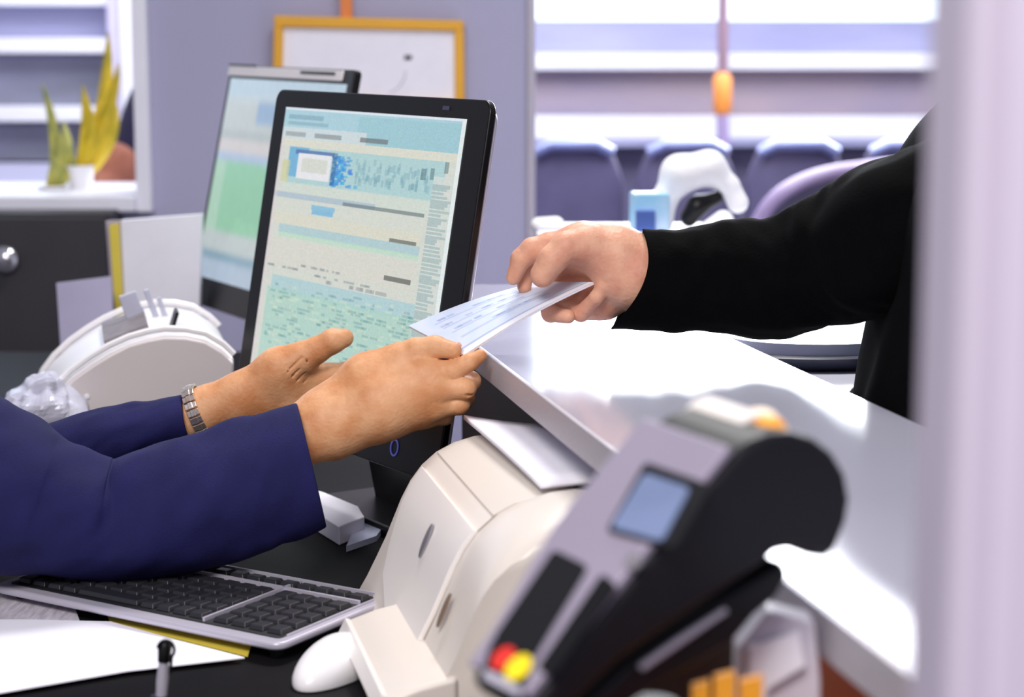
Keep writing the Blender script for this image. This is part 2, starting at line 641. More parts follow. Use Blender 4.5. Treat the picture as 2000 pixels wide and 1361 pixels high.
# ================================================================== COUNTER AND DESK
# left edge of the worktop as a line along WD
E0 = PZ(945, 690, 0.30)


def edge(Y, off=0.0, z=0.0):
    p = E0 + WD * ((Y - E0.y) / WD.y) + ED * off
    return Vector((p.x, p.y, z))


WID = 0.272
ct = thing('service_counter', edge(1.6, 0.15, 0.0), 'white glossy service counter with pale edge strip, below the black sleeve', 'counter')
pts = [edge(0.80, 0.004), edge(0.80, WID), edge(2.436, WID), edge(2.436, 0.004)]
pts[1].y = 0.8; pts[2].y = 2.436
pts[2] = Vector((edge(2.436, WID).x, 2.436, 0))
MB().prism([p + UP * (CTR - 0.021) for p in pts], UP * 0.021).build('worktop', 'counter', ct, bevel=0.002)
c = edge(1.618, 0.0015)
MB().box((c.x, c.y, CTR - 0.0105), WD, ED, UP, 0.835, 0.0022, 0.0125).build('edge_strip', 'alu', ct, bevel=0.001)
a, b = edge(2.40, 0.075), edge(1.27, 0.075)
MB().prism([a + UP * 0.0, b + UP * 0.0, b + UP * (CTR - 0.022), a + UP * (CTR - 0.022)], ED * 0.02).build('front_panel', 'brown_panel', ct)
a, b = edge(1.268, 0.045), edge(0.82, 0.045)
MB().prism([a, b, b + UP * (CTR - 0.022), a + UP * (CTR - 0.022)], ED * 0.05).build('front_panel', 'orange_panel', ct, label='rust orange front panel')
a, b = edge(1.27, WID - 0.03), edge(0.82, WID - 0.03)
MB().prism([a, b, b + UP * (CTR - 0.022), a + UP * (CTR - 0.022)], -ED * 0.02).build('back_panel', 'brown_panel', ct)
# lower ledge on the customer's side
sh = [PZ(1398, 712, 0.33), PZ(1625, 797, 0.33), PZ(1700, 716, 0.33), PZ(1730, 615, 0.33), PZ(1375, 615, 0.33)]
sh[0] = edge(1.94, WID + 0.001, sh[0].z); sh[1] = edge(1.722, WID + 0.001, sh[0].z)
sh[4] = edge(2.43, WID + 0.001, sh[0].z)
sh.insert(2, Vector(PZ(1632, 797, 0.33)))
MB().prism(sh, -UP * 0.016).build('customer_ledge', mat('white_ledge_laminate', srgb(222, 222, 236), 0.35, var=0.02), ct, bevel=0.0015)

dk = thing('clerk_desk', (-0.4, 1.9, 0), 'dark charcoal office desk under the keyboard and printer', 'desk')
y1, y0 = 3.25, 0.75
pts = [edge(y0, 0.044, DESK - 0.03), edge(1.26, 0.044, DESK - 0.03), edge(y1, 0.044, DESK - 0.03), Vector((-1.45, y1, DESK - 0.03)), Vector((-1.45, 2.50, DESK - 0.03)), Vector((-0.61, 2.34, DESK - 0.03)), Vector((-0.61, y0, DESK - 0.03))]
MB().prism(pts, UP * 0.03).build('desktop', 'desk', dk, bevel=0.002)
for (lx, ly) in ((-0.57, 0.8), (-1.4, 3.2), (edge(0.8).x, 0.8), (edge(3.2).x, 3.2)):
    MB().abox(lx - 0.025, lx + 0.025, ly - 0.025, ly + 0.025, 0, DESK - 0.03).build('leg', 'blackmatte', dk)


# ================================================================== MONITORS
def mon_frame(yaw, tilt):
    r = Vector((math.sin(yaw), -math.cos(yaw), 0))
    n = Vector((-math.cos(yaw), -math.sin(yaw), 0))
    up = UP * math.cos(tilt) - n * math.sin(tilt)
    nn = n * math.cos(tilt) + UP * math.sin(tilt)
    return r, up, nn


def seg_img(nu, nv, base):
    im = np.zeros((nv, nu, 3))
    im[:] = base
    return im


def L(r, g, b):
    return np.array(srgb(r, g, b))


def rect(im, u0, v0, u1, v1, col, mix=1.0):
    nv, nu, _ = im.shape
    a, b, c_, d = int(u0 * nu), int(math.ceil(u1 * nu)), int(v0 * nv), int(math.ceil(v1 * nv))
    im[c_:d, a:b] = im[c_:d, a:b] * (1 - mix) + np.array(col) * mix


rng = np.random.RandomState(4)
NU, NV = 150, 230
im = seg_img(NU, NV, L(214, 218, 208))
# header band
rect(im, 0, 0, 1, 0.115, L(172, 208, 220))
rect(im, 0.0, 0.0, 1, 0.008, L(222, 232, 240))
rect(im, 0.45, 0.02, 1, 0.115, L(160, 202, 212))
rect(im, 0.03, 0.03, 0.24, 0.04, L(120, 160, 180), .6)
rect(im, 0.03, 0.055, 0.27, 0.065, L(120, 160, 176), .5)
rect(im, 0, 0.078, 0.5, 0.115, L(214, 222, 224), .8)
for (u0, u1, k) in ((.02, .14, .5), (.2, .36, .6), (.47, .62, .8)):
    rect(im, u0, 0.095, u1, 0.107, L(110, 116, 116), k)
rect(im, 0.0, 0.118, 1, 0.145, L(220, 220, 206))
# banner with figure
rect(im, 0.06, 0.152, 0.93, 0.285, L(166, 208, 212), .8)
rect(im, 0.06, 0.152, 0.18, 0.26, L(110, 176, 216), .9)
rect(im, 0.10, 0.158, 0.33, 0.170, L(84, 120, 176), .9)
rect(im, 0.12, 0.172, 0.32, 0.262, L(232, 232, 236))
rect(im, 0.15, 0.19, 0.30, 0.235, L(214, 218, 208))
for i in range(120):
    u = 0.33 + abs(rng.randn()) * 0.05
    v = 0.165 + rng.rand() * 0.11
    rect(im, u, v, u + 0.012, v + 0.006, L(40 + rng.randint(60), 130 + rng.randint(60), 220), .75)
rect(im, 0.33, 0.158, 0.35, 0.27, L(50, 96, 150), .6)
for i in range(70):
    u = 0.46 + rng.rand() * 0.4
    v = 0.165 + rng.rand() * 0.08
    rect(im, u, v, u + 0.008, v + 0.02, L(110, 160, 176), .35)
for (u, v) in ((.82, .18), (.86, .175), (.93, .15)):
    rect(im, u, v, u + 0.014, v + 0.035, L(70, 110, 120), .6)
rect(im, 0.03, 0.20, 0.07, 0.28, L(208, 206, 150), .7)
rect(im, 0.05, 0.285, 1, 0.34, L(208, 220, 210), .6)
# rules and body
rect(im, 0.0, 0.325, 0.6, 0.343, L(170, 190, 206), .8)
rect(im, 0.42, 0.332, 0.86, 0.343, L(104, 120, 124), .75)
rect(im, 0.24, 0.358, 0.38, 0.370, L(130, 190, 220), .9)
rect(im, 0.25, 0.378, 0.37, 0.388, L(120, 184, 220), .9)
rect(im, 0.0, 0.40, 0.85, 0.44, L(220, 218, 200), .8)
rect(im, 0.06, 0.445, 0.86, 0.478, L(172, 204, 210), .85)
rect(im, 0.06, 0.476, 0.86, 0.49, L(190, 222, 200), .8)
rect(im, 0.70, 0.432, 0.84, 0.441, L(96, 100, 92), .8)
rect(im, 0.0, 0.50, 0.85, 0.60, L(218, 216, 206), .8)
rect(im, 0.70, 0.565, 0.84, 0.574, L(84, 88, 80), .8)
for (v, u0, u1) in ((.60, .02, .2), (.61, .3, .62), (.625, .35, .72), (.585, .22, .45)):
    for i in range(14):
        u = u0 + (u1 - u0) * rng.rand()
        rect(im, u, v, u + 0.012, v + 0.006, L(150, 156, 160), .6)
rect(im, 0.06, 0.64, 0.88, 0.70, L(166, 206, 214), .75)
rect(im, 0.04, 0.69, 0.9, 0.99, L(172, 212, 200), .8)
for i in range(420):
    u = 0.06 + rng.rand() * 0.8
    v = 0.66 + round(rng.rand() * 26) / 26 * 0.32
    rect(im, u, v, u + 0.01 + rng.rand() * .03, v + 0.004, L(110, 160, 160) if rng.rand() < .6 else L(210, 226, 205), .45)
# right side bar with short lines
rect(im, 0.88, 0.20, 0.995, 0.99, L(214, 220, 214), .8)
for i in range(62):
    v = 0.23 + i * 0.0122
    rect(im, 0.885, v, 0.93 + 0.05 * rng.rand(), v + 0.005, L(140, 172, 176), .55)
rect(im, 0.0, 0.12, 0.02, 0.99, L(222, 208, 214), .5)
rect(im, 0.985, 0, 1, 1, L(230, 238, 238))
im_front = np.clip(im * (1 + 0.025 * rng.randn(NV, NU, 1)) * (1 + 0.02 * rng.randn(NV, NU, 3)), 0, 1)


def kk(s):
    return Vector((0, 0, H)) + Vector(s)


# --- front all-in-one computer
K = 0.85
yaw, tilt = 0.58010788, 0.17474273
r_, u_, n_ = mon_frame(yaw, tilt)
TL = Vector((-0.31124364 * K, 2.73250098 * K, H + (1.2738959 - 1.35) * K))
w_, h_ = 0.52669914 * K, 0.41 * K + 0.021


def Q(s, t, d=0.0):
    """s: metres right of the top-left corner, t: metres down, d: metres out of the front"""
    return TL + r_ * s - u_ * t + n_ * d


def rrect(Qf, s0, t0, s1, t1, rad, d, n=6):
    out = []
    for (cx, cy, a0) in ((s1 - rad, t0 + rad, -90), (s1 - rad, t1 - rad, 0), (s0 + rad, t1 - rad, 90), (s0 + rad, t0 + rad, 180)):
        for i in range(n + 1):
            a = math.radians(a0 + 90 * i / n)
            out.append(Qf(cx + rad * math.cos(a), cy + rad * math.sin(a), d))
    return out


base = Q(w_ / 2, h_)
mon = thing('desktop_computer', (base.x + 0.06, base.y + 0.05, DESK), 'black all-in-one desktop computer showing a pale green and blue web page', 'computer')
MB().prism(rrect(Q, 0, 0, w_, h_, 0.014, 0), -n_ * 0.008).build('bezel', 'black', mon, bevel=0.002)
MB().prism(rrect(Q, 0.008, 0.008, w_ - 0.004, h_ - 0.01, 0.013, -0.0082), -n_ * 0.006).build('back_shell', 'silver', mon, bevel=0.006, seg=3, label='pale silver back shell')
# visible screen window: corners measured on the bezel plane
o_ = Q(0, 0)
s0 = (PP(560, 209, o_, n_) - o_).dot(r_)
t0 = -(PP(560, 209, o_, n_) - o_).dot(u_)
s1 = (PP(913, 236, o_, n_) - o_).dot(r_)
t1 = h_ - 0.060
painted('screen', Q(s0, t0, 0.0006), r_ * (s1 - s0), -u_ * (t1 - t0), NU, NV, im_front, mon, 'screen_front')
# ring emblem on the chin
e_ = PP(771, 874, o_, n_)
MB().rings([[e_ + n_ * dd + (r_ * math.cos(a) * 0.86 + u_ * math.sin(a)) * rr for a in [2 * math.pi * k / 28 for k in range(28)]]
            for rr, dd in ((0.0088, 0.0002), (0.0088, 0.0010), (0.0070, 0.0010), (0.0070, 0.0002))], caps=False).build('emblem', 'logo_blue', mon, label='pale blue ring emblem on the chin')
# camera dot and maker's plate on the top bezel
c_ = PP(872, 211, o_, n_)
MB().box(c_ + n_ * 0.0004, r_, u_, n_, 0.006, 0.002, 0.0004).build('badge', mat('dim_badge', srgb(66, 64, 92), 0.4), mon)
# stand
f_ = Q(w_ * .5, h_ - 0.02, -0.03)
ft = Vector((f_.x + 0.03, f_.y + 0.0, DESK))
MB().prism([f_ + r_ * 0.05 + u_ * 0.1, f_ - r_ * 0.05 + u_ * 0.1, ft - r_ * 0.05 + UP * 0.012 - n_ * 0.02, ft + r_ * 0.05 + UP * 0.012 - n_ * 0.02], -n_ * 0.012).build('stand_neck', 'black', mon, bevel=0.003)
nh = Vector((n_.x, n_.y, 0)).normalized()
MB().box(ft - nh * 0.03 + UP * 0.006, r_, nh, UP, 0.09, 0.07, 0.006).build('stand_foot', 'black', mon, bevel=0.004)

# --- rear monitor
K2 = 0.9
yaw, tilt = 0.50091596, 0.20995566
r2, u2, n2 = mon_frame(yaw, tilt)
TL2 = Vector((-0.46831943 * K2, 3.43842861 * K2, H + (1.29413134 - 1.35) * K2))
w2, h2 = 0.5 * K2, 0.40 * K2


def Q2(s, t, d=0.0):
    return TL2 + r2 * s - u2 * t + n2 * d


fo = Q2(w2 / 2, h2)
m2 = thing('computer_monitor', (fo.x, fo.y, DESK), 'monitor further back with green page and painted top glare, half hidden by the front screen', 'monitor')
MB().prism(rrect(Q2, 0, 0.0, w2, h2, 0.006, 0), -n2 * 0.012).build('bezel', 'black', m2, bevel=0.002)
MB().prism(rrect(Q2, 0.003, 0.002, w2 * 0.93, 0.016, 0.002, 0.0005), n2 * 0.002).build('bezel_glare', mat('cream_glare', srgb(255, 248, 246), 0.4), m2, label='reflected light along the top edge, painted cream')  # light reflecting off the bezel edge, put in as cream colour
MB().prism(rrect(Q2, 0.003, -0.001, w2 * 0.25, 0.002, 0.0008, 0.0025), n2 * 0.001).build('strip_edge', 'black', m2)
MB().prism(rrect(Q2, w2 * 0.62, 0.005, w2 * 0.88, 0.009, 0.001, 0.0026), n2 * 0.001).build('strip_slot', 'black', m2)
im = seg_img(60, 120, L(196, 208, 214))
rect(im, 0, 0, 1, .08, L(188, 208, 222))
rect(im, .03, .12, .95, .26, L(194, 200, 198), .7)
rect(im, .30, .11, .48, .21, L(136, 170, 208), .8)
rect(im, 0, .265, 1, .30, L(176, 186, 186), .8)
rect(im, 0, .30, 1, .37, L(214, 208, 208))
rect(im, 0, .37, 1, .41, L(176, 196, 222))
rect(im, 0, .41, 1, .76, L(150, 206, 172))
rect(im, .0, .41, .10, .78, L(186, 216, 196), .7)
rect(im, 0, .76, 1, .86, L(196, 206, 206))
rect(im, 0, .86, 1, .90, L(132, 166, 184))
rect(im, 0, .90, 1, 1, L(170, 190, 214), .7)
im = np.clip(im * (1 + 0.04 * rng.randn(120, 60, 1)), 0, 1)
for _ in range(3):
    im[1:-1] = (im[:-2] + im[1:-1] + im[2:]) / 3
painted('screen', Q2(0.014, 0.020, 0.0006), r2 * (w2 - 0.028), -u2 * (h2 - 0.062), 60, 120, im, m2, 'screen_rear')
f2 = Q2(w2 * .5, h2 - 0.03, -0.03)
ft2 = Vector((f2.x, f2.y, DESK))
MB().prism([f2 + r2 * 0.05 + u2 * 0.1, f2 - r2 * 0.05 + u2 * 0.1, ft2 - r2 * 0.06 + UP * 0.01, ft2 + r2 * 0.06 + UP * 0.01], -n2 * 0.015).build('stand_neck', 'blackmatte', m2, bevel=0.003)
MB().lathe(ft2, [(0.001, 0.0), (0.115, 0.0), (0.115, 0.004), (0.1, 0.010), (0.001, 0.012)], seg=40).build('stand_foot', 'blackmatte', m2, smooth=True)

# ================================================================== KEYBOARD
kb0 = PZ(546, 1257, 0.492)
aL, aS = math.radians(147.0), math.radians(57.0)
kL = Vector((math.cos(aL), math.sin(aL), 0))
kS = Vector((math.cos(aS), math.sin(aS), 0))
KL, KD, KT = 0.335, 0.154, 0.007
kbd = thing('keyboard', (kb0.x, kb0.y, DESK), 'slim silver keyboard with black keys lying in front of the computer', 'keyboard')


def kp(s, t, z=0.0):
    return Vector((kb0.x, kb0.y, DESK + 0.010)) + kL * s + kS * t + UP * (z + t * 0.02)


def kr(s0, t0, s1, t1, z, rad=0.012, n=5):
    out = []
    for (cx, cy, a0) in ((s1 - rad, t0 + rad, -90), (s1 - rad, t1 - rad, 0), (s0 + rad, t1 - rad, 90), (s0 + rad, t0 + rad, 180)):
        for i in range(n + 1):
            a = math.radians(a0 + 90 * i / n)
            out.append(kp(cx + rad * math.cos(a), cy + rad * math.sin(a), z))
    return out


MB().prism(kr(0, 0, KL, KD, 0.0), UP * KT).build('case', 'silver', kbd, bevel=0.003, seg=3)
MB().prism(kr(0.010, 0.012, KL - 0.012, KD - 0.008, KT + 0.0001, 0.004), UP * 0.0008).build('key_well', mat('key_well_dark', srgb(26, 26, 30), 0.5), kbd)
MB().prism(kr(0.0075, 0.02, 0.0095 + 0.0, KD - 0.01, KT, 0.0009), UP * 0.0016).build('trim_line', 'silver', kbd)
MB().prism(kr(0.093, 0.014, 0.0955, KD - 0.01, KT, 0.001), UP * 0.0042).build('divider', 'silver', kbd, label='silver bar beside the number pad')
MB().prism(kr(0.010, 0.1195, KL - 0.012, 0.1225, KT, 0.001), UP * 0.0042).build('divider', 'silver', kbd, label='silver bar below the function keys')
MB().prism(kr(0.010, 0.1465, KL - 0.012, 0.149, KT, 0.001), UP * 0.0042).build('divider', 'silver', kbd, label='silver bar above the function keys')
kmesh = {}


def key(s, t, ws, wt):
    kk_ = (round(ws, 4), round(wt, 4))
    c = kp(s, t, KT + 0.0008)
    if kk_ not in kmesh:
        mb = MB()
        b, tp = [], []
        for (i, j) in ((-1, -1), (1, -1), (1, 1), (-1, 1)):
            b.append(c + kL * (i * ws / 2) + kS * (j * wt / 2))
            tp.append(c + kL * (i * (ws / 2 - 0.0016)) + kS * (j * (wt / 2 - 0.0016)) + UP * 0.0042)
        mb.add(b + tp, [(0, 3, 2, 1), (4, 5, 6, 7), (0, 1, 5, 4), (1, 2, 6, 5), (2, 3, 7, 6), (3, 0, 4, 7)])
        o = mb.build('key', 'key', kbd, bevel=0.0007, seg=2, origin=c)
        kmesh[kk_] = o
        return
    o = kmesh[kk_].copy()
    COL.objects.link(o)
    o.parent = kbd
    o.location = c - WL[kbd.name]


for r in range(5):
    t = 0.026 + r * 0.0198
    for q_ in range(4):
        key(0.0205 + q_ * 0.0195, t, 0.0165, 0.0168)
    n_k = 12
    for q_ in range(n_k):
        if r == 0 and 4 <= q_ <= 7:
            if q_ == 4:
                key(0.1065 + 5.5 * 0.0186, t, 0.0186 * 4 - 0.003, 0.0168)
            continue
        key(0.1065 + q_ * 0.0186, t, 0.0158, 0.0168)
for q_ in range(16):
    key(0.021 + q_ * 0.0193, 0.1345, 0.0165, 0.0125)
for s in (0.02, KL - 0.02):
    for t in (0.02, KD - 0.02):
        MB().lathe(kp(s, t, -0.010 - t * 0.02), [(0.006, 0), (0.006, 0.010 + t * .02)], seg=10).build('foot', 'blackmatte', kbd)

# ================================================================== PRINTER (cream cheque printer)
pr0 = PZ(920, 850, 0.361)
prz = DESK


def prp(px, py):
    return PP(px, py, pr0, WD)


prt = thing('receipt_printer', (pr0.x + 0.02, pr0.y - 0.15, DESK), 'cream desktop printer with curved front, behind the card terminal', 'printer')
prof_px = [(1002, 846), (965, 844), (925, 849), (885, 861), (850, 880), (822, 905), (800, 935), (782, 970), (768, 1005), (752, 1045),
           (733, 1085), (716, 1120), (700, 1148), (694, 1170)]
prof = [prp(*q) for q in prof_px]
prof[-1].z = prz + 0.003
zb = prz + 0.003
prof.append(Vector((prof[0].x, prof[0].y, zb)))
S0 = pr0 - WD * 0


def prw(p, w_, de=0.0, dz=0.0):
    return p + WD * w_ + ED * de + UP * dz


MB().prism(prof, WD * 0.262).build('body', 'cream', prt, bevel=0.005, seg=3)
# raised rounded end housing, near side
cx = (prof[0] + prof[-1]) * 0.5
cz = zb


def scale_prof(k, de=0.0):
    out = []
    for p in prof:
        e = (p - prof[-2]).dot(ED)
        z = p.z - cz
        out.append(prof[-2] + ED * (e * k + de) + UP * (cz - prof[-2].z + z * k))
    return out


secs = []
full = scale_prof(1.0)
for (wv, k) in ((0.262, 1.0), (0.268, 1.035), (0.276, 1.055), (0.29, 1.06), (0.315, 1.05), (0.338, 1.02), (0.352, 0.97), (0.358, 0.90)):
    sp = scale_prof(k)
    c_ = sum(sp, Vector()) / len(sp)
    secs.append([p + WD * wv for p in sp])
MB().rings(secs).build('end_housing', 'cream', prt, smooth=True)
MB().rings([[p + WD * wv for p in scale_prof(kf)] for wv, kf in ((0.2595, 1.004), (0.2615, 1.007), (0.2635, 1.004))]).build('housing_seam', 'groove', prt)
# raised front cover (shield shaped) following the curve
fp = [prof[i] for i in range(5, 14)]
MBc = MB()
rngs = []
tops = [(0.022, 0.262), (0.024, 0.262), (0.028, 0.262), (0.034, 0.261), (0.044, 0.260), (0.068, 0.259), (0.130, 0.258), (0.205, 0.256)]
NW = 14
for i, (wa, wb) in enumerate(tops):
    p = fp[i]
    t = (fp[min(i + 1, 8)] - fp[max(i - 1, 0)]).normalized()
    nrm = t.cross(WD).normalized()
    if nrm.dot(ED) > 0:
        nrm = -nrm
    rngs.append([p + WD * (wa + (wb - wa) * j / NW) + nrm * 0.004 for j in range(NW + 1)] +
                [p + WD * (wa + (wb - wa) * j / NW) - nrm * 0.002 for j in range(NW, -1, -1)])
MBc.rings(rngs).build('front_cover', 'cream_light', prt, bevel=0.0012)
# seam lines and top lid


def prof_at(px, py, wv):
    """point of the far profile line seen at px,py, moved along by wv"""
    return prp(px, py) + WD * wv


lid = []
for i in (0, 1, 2, 3, 4):
    lid.append(prof[i])
MB().rings([[p + WD * wv + UP * hh + ED * (-0.0008 if k_ > 2 else 0) for k_, p in enumerate(lid)] + [p + WD * wv - UP * 0.002 for p in reversed(lid)]
            for wv, hh in ((0.012, 0.0015), (0.258, 0.0015))]).build('top_lid', mat('beige_lid', srgb(222, 214, 204), 0.35, var=0.01), prt, bevel=0.001)
# emblem and button
for (px, py, ru, rv, m, nm, lb) in ((833, 1056, 0.0065, 0.0150, 'logo_grey', 'emblem', 'grey oval emblem'), (868, 1192, 0.004, 0.014, 'groove', 'button', 'narrow beige button')):
    # find the cover surface under this pixel
    best = None
    for i in range(5, 12):
        a, b = prof[i], prof[i + 1]
        t = (b - a).normalized()
        nrm = t.cross(WD).normalized()
        if nrm.dot(ED) > 0:
            nrm = -nrm
        q_ = PP(px, py, a + nrm * 0.0045, nrm)
        s = (q_ - a).dot(t)
        if 0 <= s <= (b - a).length + 1e-4:
            best = (q_, t, nrm)
    if best:
        q_, t, nrm = best
        MB().rings([[q_ + nrm * dd + (WD * math.cos(a) * ru + t * math.sin(a) * rv) * kf for a in [2 * math.pi * k / 24 for k in range(24)]]
                    for kf, dd in ((1, -0.0005), (1, 0.0012), (0.8, 0.0018))]).build(nm, m, prt, label=lb, smooth=True)
# protruding paper lip at the foot
o0 = prof[13]
e0 = o0 - ED * 0.003
lip = [(-0.022, 0.0), (-0.030, 0.010), (-0.030, 0.020), (-0.024, 0.026), (0.0, 0.034), (0.03, 0.040), (0.03, 0.0)]
MB().prism([Vector((e0.x, e0.y, zb)) + ED * a + UP * b + WD * 0.150 for a, b in lip], WD * 0.212).build('paper_exit', 'cream', prt, bevel=0.005, seg=3)
MB().prism([Vector((e0.x, e0.y, zb)) + ED * a + UP * b + WD * 0.154 for a, b in ((-0.0290, 0.016), (-0.0325, 0.016), (-0.0265, 0.0285), (-0.022, 0.027))], WD * 0.204).build('exit_edge', 'cream_light', prt, bevel=0.001)
for (wv, dd) in ((0.02, 0.02), (0.02, 0.12), (0.32, 0.02), (0.32, 0.12)):
    q_ = Vector((e0.x, e0.y, DESK)) + WD * wv + ED * dd
    MB().lathe(q_, [(0.009, 0), (0.009, 0.0035)], seg=12).build('foot', 'blackmatte', prt)

# sheet lying on the printer
dz = 0.353
pp_ = [PZ(905, 827, dz), PZ(1052, 836, dz), PZ(1232, 938, dz), PZ(1056, 955, dz)]
sheet = MB()
rr = []
for i in range(9):
    s = i / 8
    a = pp_[0].lerp(pp_[3], s)
    b = pp_[1].lerp(pp_[2], s)
    rr.append([a.lerp(b, j / 8) + UP * (0.0015 * math.sin(s * 3.1) + (0.004 * (1 - s) * (1 - j / 8) ** 2)) for j in range(9)])
vs = [p for r in rr for p in r]
fs = [(i * 9 + j, i * 9 + j + 1, i * 9 + j + 10, i * 9 + j + 9) for i in range(8) for j in range(8)]
sheet.add(vs, fs)
o = sheet.build('paper_sheet', 'paper', smooth=True)
sd = o.modifiers.new('thick', 'SOLIDIFY')
sd.thickness = 0.004
sd.offset = -1
tag(o, 'blank white sheet lying on top of the cream printer', 'paper')

# ================================================================== MOUSE
mc = PZ(648, 1284, 0.495)
md = Vector((0.42, 0.9, 0)).normalized()
mr = Vector((md.y, -md.x, 0))
mo = thing('computer_mouse', (mc.x, mc.y, DESK), 'white computer mouse on the dark desk beside the printer foot', 'mouse')
mcc = Vector((mc.x, mc.y, DESK))


def mshape(p):
    d = p - mcc
    f = d.dot(md) / 0.05
    z = max(d.z, 0.001)
    return mcc + mr * (d.dot(mr) * (1.0 + 0.12 * f)) + md * d.dot(md) + UP * (z * (1.0 + 0.25 * f))


MB().ellipsoid(mcc + UP * 0.004, mr * 0.026, md * 0.048, UP * 0.026, 32, 18, mshape).build('shell', 'white_pl', mo, smooth=True)
MB().box(mcc + md * 0.028 + UP * 0.0275, mr, md, UP, 0.0015, 0.010, 0.0022).build('scroll_wheel', 'silver', mo, bevel=0.001)

# ================================================================== PAPERS, PEN, CARDS
d1 = 0.5085
ys = [PZ(205, 1190, d1), PZ(492, 1256, d1), PZ(484, 1283, d1), PZ(215, 1216, d1)]
o = MB().prism(ys, UP * 0.0012).build('folder', 'yellow')
tag(o, 'yellow folder edge showing between papers and keyboard', 'folder')
ps = [PZ(-120, 1212, 0.5065), PZ(60, 1212, 0.5065), PZ(216, 1216, 0.5065), PZ(350, 1253, 0.5065), PZ(478, 1286, 0.5065), PZ(250, 1312, 0.5065), PZ(-120, 1376, 0.5065)]
o = MB().prism([p for p in ps], UP * 0.0012).build('paper_stack', 'paper')
tag(o, 'white papers on the dark desk below the keyboard', 'papers')
sl = [PZ(-120, 1140, 0.507), PZ(40, 1142, 0.507), PZ(140, 1172, 0.507), PZ(155, 1212, 0.507), PZ(-120, 1215, 0.507)]
o = MB().prism(sl, UP * 0.0008).build('desk_reflection', mat('painted_desk_reflection', srgb(206, 200, 210), 0.12, var=0.15, vscale=30, bump=0.6, bscale=40, stretch=(6, 1, 1)))  # bright reflection in the glossy desk, laid in as a pale sheet
tag(o, 'bright desk reflection painted as a pale sheet at the left border', 'reflection')

Yp = 1.44
pt_, pb_ = P(323, 1250, Yp), P(315, 1361, Yp)
dirp = (pb_ - pt_).normalized()
st = (DESK + 0.012 - pb_.z) / dirp.z
foot = pb_ + dirp * st
pen = thing('desk_pen', (foot.x, foot.y, DESK), 'silver pen with black clip standing upright over the papers', 'pen')
MB().tube([pt_ + dirp * 0.012, pt_ + dirp * 0.03, pb_, foot + UP * 0.02], [0.0035, 0.0045, 0.0042, 0.003], 14).build('barrel', 'silver', pen, smooth=True)
MB().tube([pt_, pt_ + dirp * 0.004, pt_ + dirp * 0.016], [0.0025, 0.0052, 0.0046], 14).build('cap', 'black', pen, smooth=True)
arc = [pt_ + Vector((0.006 * math.sin(a) + 0.001, -0.004, -0.006 + 0.007 * math.cos(a))) for a in [math.radians(x) for x in range(-80, 150, 20)]]
MB().tube(arc + [arc[-1] + dirp * 0.012], 0.0013, 8).build('clip', 'black', pen, smooth=True)
MB().lathe((foot.x, foot.y, DESK), [(0.001, 0), (0.028, 0), (0.028, 0.004), (0.008, 0.010), (0.006, 0.03), (0.001, 0.03)], seg=28).build('holder', 'black', pen, smooth=True)

cs = [PZ(590, 950, 0.490), PZ(632, 960, 0.490), PZ(700, 988, 0.490), PZ(712, 1008, 0.490), PZ(662, 1028, 0.490), PZ(590, 985, 0.490)]
o = MB().prism([Vector((p.x, p.y, DESK + 0.0)) for p in cs], UP * 0.020).build('card_box', 'paper', bevel=0.0015)
tag(o, 'small white block of cards on the desk beside the cuff', 'cards')
cs = [PZ(702, 996, 0.497), PZ(757, 1004, 0.497), PZ(735, 1034, 0.497), PZ(676, 1054, 0.497)]
o = MB().prism([Vector((p.x, p.y, DESK + 0.0005)) for p in cs], UP * 0.006).build('card_box', mat('grey_blue_card', srgb(170, 176, 200), 0.4))
tag(o, 'flat grey-blue card case beside the white card block', 'card case')

# ================================================================== WHITE NOTE COUNTER, LEFT
nc0 = P(300, 700, 2.33)
ncp = lambda px, py: PP(px, py, nc0, WD)
ncm = thing('banknote_counter', (nc0.x, nc0.y + 0.1, DESK), 'white arched banknote counter with upright grey guides, behind the bracelet wrist', 'machine')
side = [(455, 706), (435, 686), (400, 665), (360, 657), (320, 656), (285, 662), (250, 672), (215, 690), (180, 711), (142, 738), (108, 770), (84, 802), (74, 828)]
sp = [ncp(*q) for q in side]
sp.append(Vector((sp[-1].x, sp[-1].y, DESK + 0.002)))
sp.append(Vector((ncp(445, 900).x, ncp(445, 900).y, DESK + 0.002)))
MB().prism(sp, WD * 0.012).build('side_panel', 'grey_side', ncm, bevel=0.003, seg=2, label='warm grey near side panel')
# shell: rim, dip, far wall
sh_ = [p.copy() for p in sp]
up_ = []
for i, p in enumerate(sp[:13]):
    up_.append(p + UP * (0.003) - ED * (0.002 if i > 6 else -0.001))
low = [sp[13] - ED * 0.002, sp[14] + ED * 0.001]
MB().prism(up_ + low, -WD * 0.24).build('shell', 'white_pl', ncm, bevel=0.004, seg=3)
# raised rims near and far
for wv in (0.002, -0.236):
    rim = [p - WD * (-wv) + UP * 0.006 for p in up_]
    MB().tube(rim, 0.004, 8).build('rim', 'white_pl', ncm, smooth=True)
